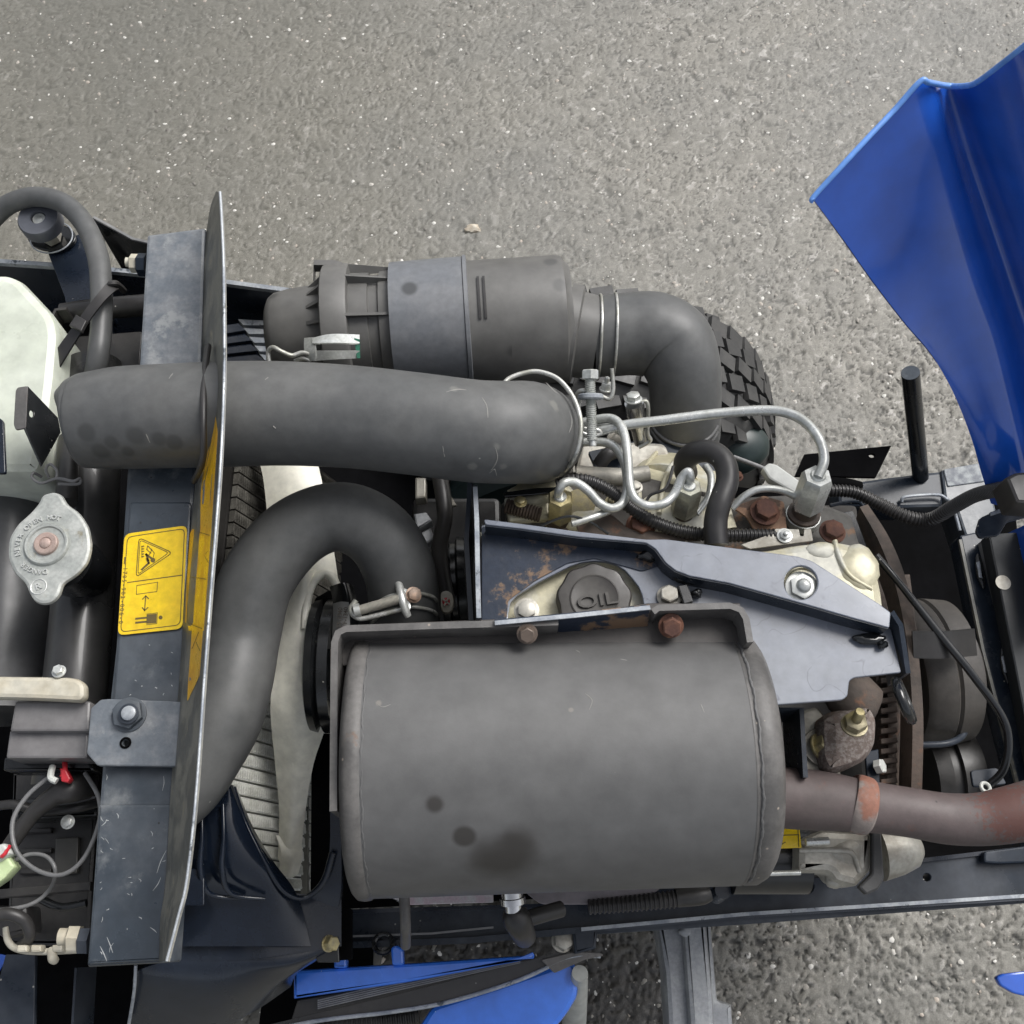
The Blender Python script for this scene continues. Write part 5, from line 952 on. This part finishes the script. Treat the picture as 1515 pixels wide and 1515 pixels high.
pp_ = part('prop_rod', lathe(a_, b_ - a_, [(0, .0088), ((b_ - a_).length, .0088)], 24), blkg, label='black upright rod with a flat grey end'); part('rod_end', lathe(b_, b_ - a_, [(0.0003, .0087), (.0008, .0085)], 24), beamm, pp_)
part('corrugated_sleeve', tube([(1222, 726, .78, 9), (1262, 728, .78, 9), (1300, 745, .78, 9.5), (1340, 764, .785, 9.5), (1376, 768, .79, 9.5), (1410, 750, .82, 10), (1445, 732, .87, 10), (1498, 720, .95, 10.5)], 16, corr=(.0036, .18)), rubber_dk, label='black corrugated wiring sleeve running to the bonnet')
part('harness', tube([(1215, 716, .775, 11), (1250, 718, .775, 11), (1272, 722, .772, 10)], 14), blk)
part('harness_plug', plate([(1488, 706), (1504, 698), (1560, 694), (1560, 748), (1504, 744)], .96, .03, rnd=3, bev=.003), rubber_dk)
part('inner_bracket', plate([(1236, 760), (1262, 755), (1276, 790), (1284, 812), (1262, 800), (1246, 790)], .80, .01, rnd=3), blkg)
# ---- raised bonnet
def even(rows):
    return [[(u_, v_, r_[0][2] + (r_[-1][2] - r_[0][2]) * (v_ - r_[0][1]) / (r_[-1][1] - r_[0][1])) for u_, v_, z_ in r_] for r_ in rows]
bn = part('bonnet', loft(even([
    [(1203, 294, 1.16), (1246, 352, 1.13), (1290, 414, 1.09), (1336, 474, 1.05), (1378, 524, 1.01), (1410, 580, .97), (1436, 645, .93), (1452, 700, .90), (1466, 745, .88)],
    [(1284, 206, 1.18), (1320, 300, 1.14), (1350, 390, 1.10), (1384, 470, 1.06), (1418, 540, 1.02), (1444, 600, .98), (1462, 660, .94), (1478, 710, .91), (1490, 750, .89)],
    [(1364, 122, 1.20), (1392, 220, 1.16), (1418, 320, 1.12), (1446, 420, 1.08), (1474, 500, 1.03), (1494, 580, .99), (1510, 650, .95), (1520, 710, .92), (1526, 750, .90)],
    [(1400, 128, 1.17), (1428, 220, 1.13), (1462, 320, 1.09), (1496, 420, 1.05), (1522, 500, 1.00), (1542, 580, .96), (1556, 650, .92), (1564, 710, .89), (1568, 750, .87)],
    [(1443, 124, 1.19), (1475, 215, 1.16), (1505, 310, 1.12), (1535, 410, 1.08), (1560, 490, 1.03), (1580, 570, .99), (1594, 650, .95), (1602, 710, .92), (1606, 750, .90)],
    [(1520, 66, 1.24), (1560, 180, 1.20), (1590, 300, 1.16), (1620, 400, 1.12), (1645, 490, 1.07), (1665, 570, 1.03), (1680, 650, .99), (1688, 710, .96), (1692, 750, .94)],
    [(1610, -10, 1.28), (1650, 130, 1.24), (1680, 280, 1.20), (1700, 400, 1.16), (1720, 490, 1.11), (1740, 570, 1.07), (1750, 650, 1.03), (1755, 710, 1.00), (1760, 750, .98)]]), .002, 6), blue, smooth=60, label='raised blue bonnet panel with a pressed crease')
part('bonnet_lip', tube([(1203, 297, 1.168, 4.4), (1204, 291, 1.169, 4), (1244, 247, 1.181, 4.4), (1284, 204, 1.189, 4.4), (1324, 162, 1.196, 4.4), (1361, 121, 1.208, 4.4), (1374, 122, 1.204, 4.4), (1402, 127, 1.179, 4.4), (1428, 127, 1.188, 4.4), (1446, 121, 1.200, 4.4), (1482, 94, 1.226, 4.4), (1522, 62, 1.249, 4.4), (1612, -14, 1.289, 4.4)], 10), blue_e, bn)
part('blue_tip', plate([(1474, 1446), (1482, 1441), (1560, 1432), (1560, 1484), (1500, 1470), (1480, 1458)], .50, .01, rnd=4, bev=.002), blue, label='small blue pointed panel tip at the lower right edge')
# ---- front wheel
wx = P(856, 600, .30).x; ytop = P(1000, 425, .55).y
tw = part('front_wheel', lathe(Vector((wx, ytop - .205, .295)), Y, [(0, .20), (.004, .235), (.02, .262), (.045, .280), (.10, .287), (.16, .280), (.185, .262), (.2, .235), (.205, .20)], 96), tyrem, label='chunky treaded front tyre beneath the air cleaner')
lug = MB(); boxw(lug, (-.0155, -.0115, -.004), (.0155, .0115, .0035)); pl = None
for ri, (dy, rr0) in enumerate(((.016, .258), (.042, .279), (.069, .286), (.096, .288), (.123, .286), (.150, .281), (.178, .265))):
    for k in range(46):
        ang = 2 * math.pi * (k + .5 * (ri % 2)) / 46
        if not (-1.0 < ang - (0 if ang < 4 else 2 * math.pi) < 2.2): continue
        ca, sa = math.cos(ang), math.sin(ang)
        if pl is None: o = pl = part('tread_block', lug, tyrem, tw)
        else: o = pl.copy(); COL.objects.link(o); o.parent = tw
        o.location = Vector((wx + ca * (rr0 + .002), ytop - dy, .295 + sa * (rr0 + .002))) - wloc(tw)
        o.rotation_euler = Matrix(((-sa, 0, ca), (0, 1, 0), (ca, 0, sa))).to_4x4().to_euler() ; o.rotation_euler = (Matrix.Rotation(0, 4, 'X') @ o.rotation_euler.to_matrix().to_4x4() @ Matrix.Rotation(.22 * (-1) ** ri, 4, 'Z')).to_euler()
part('wheel_disc', lathe(Vector((wx + .0, ytop - .25, .295)), Y, [(0, .19), (.02, .21), (.06, .2), (.07, .15)], 64), hubm, tw)
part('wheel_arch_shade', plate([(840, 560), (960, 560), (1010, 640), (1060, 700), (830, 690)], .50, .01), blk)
part('wheel_hub', blob(1084, 660, .42, 54, 44, 40, .02), hubm, tw)
# ---- lower left shroud
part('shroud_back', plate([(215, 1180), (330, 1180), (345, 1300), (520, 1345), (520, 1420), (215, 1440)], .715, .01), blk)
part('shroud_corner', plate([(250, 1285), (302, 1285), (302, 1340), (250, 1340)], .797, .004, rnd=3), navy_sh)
part('gap_sheet', plate([(400, 1370), (560, 1370), (560, 1432), (470, 1520), (380, 1540)], .45, .01), blk)  # plain black sheet closing the gap beside the crossbar
part('shroud_cover', loft([
    [(272, 1165, .80), (268, 1200, .80), (262, 1260, .79), (255, 1330, .77), (250, 1400, .76)],
    [(322, 1160, .80), (330, 1215, .80), (338, 1280, .79), (345, 1330, .77), (345, 1400, .76)],
    [(340, 1160, .80), (360, 1215, .79), (392, 1280, .78), (410, 1335, .765), (410, 1400, .755)],
    [(350, 1165, .77), (375, 1225, .765), (405, 1275, .76), (440, 1325, .75), (460, 1400, .745)]], .004, 5), navy_sh, label='glossy navy fan shroud, lower side')
part('shroud_floor', loft([[(255, 1325, .75), (260, 1420, .75)], [(360, 1325, .75), (360, 1420, .75)], [(440, 1322, .742), (440, 1410, .745)], [(505, 1330, .74), (505, 1400, .74)]], .004, 4), navy_sh)
part('shroud_arch', tube([(345, 1165, .79, 4), (362, 1215, .785, 4), (392, 1275, .78, 4), (420, 1318, .77, 4), (450, 1328, .76, 4), (478, 1305, .76, 5), (492, 1262, .765, 5)], 10), navy_sh)
part('shroud_wall', loft([[(452, 1330, .74), (480, 1310, .75), (488, 1250, .76), (488, 1190, .77)], [(500, 1345, .74), (505, 1310, .75), (505, 1250, .76), (505, 1190, .77)]], .01, 5), navy_sh)
for u_ in (0, 32): part('shroud_ridge', tube([(298 + u_, 1190, .806, 3.5), (299 + u_, 1240, .806, 4), (296 + u_, 1285, .80, 5), (310 + u_, 1322, .785, 4), (360 + u_, 1330, .775, 3)], 10), navy_sh)
part('lower_shroud', loft([
    [(250, 1400, .745), (360, 1405, .745), (470, 1392, .74), (506, 1380, .735)],
    [(245, 1420, .75), (330, 1424, .75), (430, 1425, .745), (490, 1405, .735)],
    [(200, 1440, .745), (320, 1455, .74), (420, 1440, .73), (470, 1420, .72)],
    [(198, 1475, .72), (310, 1490, .71), (390, 1470, .70), (440, 1440, .69)],
    [(190, 1530, .67), (300, 1530, .66), (370, 1500, .65), (430, 1460, .64)]], .004, 6), navy_sh, label='curved navy underpanel at the lower left')
part('panel_edge', tube([(201, 1428, .755, 2.5), (198, 1470, .74, 2.5), (188, 1530, .69, 2.5)], 8), edgem)
part('shroud_bolt', bolt(487, 1396, .745, 11, ax=(.7, 0, .7), h=1.2, washer=1.1), brass)
part('shroud_bracket', plate([(455, 1392), (500, 1384), (502, 1424), (470, 1424)], .735, .006, rnd=2), blkg)
# ---- things along the near rail
ef = part('hose_elbow', tube([(762, 1345, .76, 17), (764, 1358, .76, 21), (770, 1372, .75, 19), (776, 1385, .72, 17)], 24), rubber_dk); part('chrome_union', lathe2((757, 1318, .77), (760, 1348, .765), [(0, 16), (.3, 16), (.32, 19), (.62, 19), (.64, 13), (1, 13)], n=36), MATS['chrome'], ef)
part('side_hose', tube([(778, 1360, .745, 12), (805, 1352, .74, 12), (830, 1345, .73, 12)], 18), rubber_dk, ef)
part('grey_hose', tube([(598, 1325, .78, 8), (600, 1370, .77, 8), (600, 1398, .72, 8)], 16), muff_rim)
pk = part('long_label', plate([(575, 1328), (730, 1320), (730, 1335), (600, 1339)], .70, .002, rnd=1), pinkl)
part('belly_plate', plate([(775, 1318), (985, 1308), (960, 1328), (880, 1338), (800, 1338)], .70, .01, rnd=10), mat('greyish pink paint', (.17, .155, .165), .4, col2=(.20, .18, .19), bump=.1))
part('corrugated_sleeve', tube([(870, 1342, .70, 10), (930, 1337, .70, 11), (1000, 1330, .70, 12)], 16, corr=(.0042, .2)), rubber_dk)
part('sleeve_boot', tube([(1000, 1328, .70, 14), (1035, 1324, .70, 15), (1050, 1320, .70, 12)], 18), darkg)
part('pipe_stub', lathe2((1060, 1325, .66), (1070, 1317, .70), [(0, 12), (1, 12), (1, 8)], n=24), navy)
bs = part('lower_bracket', plate([(846, 1376), (884, 1370), (882, 1404), (850, 1412)], .61, .02, rnd=3, bev=.003), navy)
part('castle_nut', bolt(832, 1392, .60, 15, ax=(.2, .2, .9), h=.8, washer=1.1), alu, bs)
part('lug', plate([(800, 1420), (850, 1408), (890, 1410), (893, 1414), (865, 1420), (820, 1440)], .605, .006, rnd=3), muff_rim, bs)
part('support_post', tube([(858, 1440, .58, 12), (852, 1480, .50, 17), (848, 1540, .38, 18)], 20), mat('pale grey post', (.36, .37, .35), .45, col2=(.30, .31, .30), bump=.1))
fa = part('axle_casting', plate([(972, 1366), (1052, 1362), (1062, 1480), (1083, 1486), (1086, 1530), (990, 1540), (984, 1440)], .46, .05, rnd=5, bev=.006), gmetal, label='rough grey cast bar below the near rail'); part('casting_ridge', plate([(1010, 1366), (1044, 1362), (1056, 1480), (1058, 1530), (1022, 1530)], .475, .02, rnd=5, bev=.006), gmetal, fa); part('casting_boss', blob(1014, 1378, .472, 10, 8, 6, .1), gmetal, fa)
# side cover hanging from the bracket
sp_ = part('blue_side_cover', plate([(610, 1535), (640, 1488), (740, 1456), (828, 1426), (846, 1421), (856, 1436), (855, 1474), (838, 1502), (806, 1540)], .57, .012, rnd=10, bev=.005), blue_l, label='blue side cover with water droplets at the bottom edge')
part('rubber_seal', loft([[(300, 1540, .60), (440, 1506, .60), (560, 1478, .60), (640, 1458, .60), (740, 1432, .60), (830, 1408, .60)], [(320, 1545, .60), (460, 1514, .60), (580, 1496, .60), (660, 1482, .60), (760, 1452, .60), (850, 1416, .60)]], .006, 6), rubber_dk, label='black curved rubber seal of the side cover')
part('seal_edge', tube([(320, 1542, .603, 3), (460, 1512, .603, 3), (580, 1497, .603, 3), (665, 1482, .603, 3), (765, 1451, .603, 3), (830, 1422, .603, 3), (862, 1414, .603, 3), (888, 1415, .60, 3)], 8), edgem)
for k in range(5): part('seal_rib', tube([(470, 1492 - k * 3, .607, 1.2), (600, 1462 - k * 3, .607, 1.2), (770, 1424 - k * 2, .605, 1)], 6), greyw)
part('seal_backing', plate([(440, 1480), (600, 1450), (770, 1418), (800, 1418), (640, 1470), (430, 1512)], .598, .004, rnd=2), darkg)
part('blue_crossbar', plate([(434, 1436), (600, 1426), (792, 1413), (770, 1422), (600, 1454), (434, 1478)], .63, .03, rnd=2, bev=.003), blue_l, label='blue crossbar under the frame rail')
part('blue_upright', plate([(578, 1402), (586, 1398), (596, 1404), (597, 1428), (580, 1428)], .64, .02, rnd=4, bev=.002), blue_l); part('blue_upright', plate([(494, 1410), (512, 1410), (512, 1432), (494, 1432)], .64, .02, rnd=2, bev=.002), blue_l)
part('ribbed_strip', tube([(470, 1516, .50, 14), (560, 1508, .50, 15), (620, 1500, .50, 15)], 16, corr=(.005, .15)), darkg)
part('rail_eye', ring(P(567, 1396, .62), (0, .3, 1), .009, .0025, 28), blkg); part('rail_fitting', tube([(560, 1400, .61, 7), (558, 1425, .58, 6)], 12), greyw)
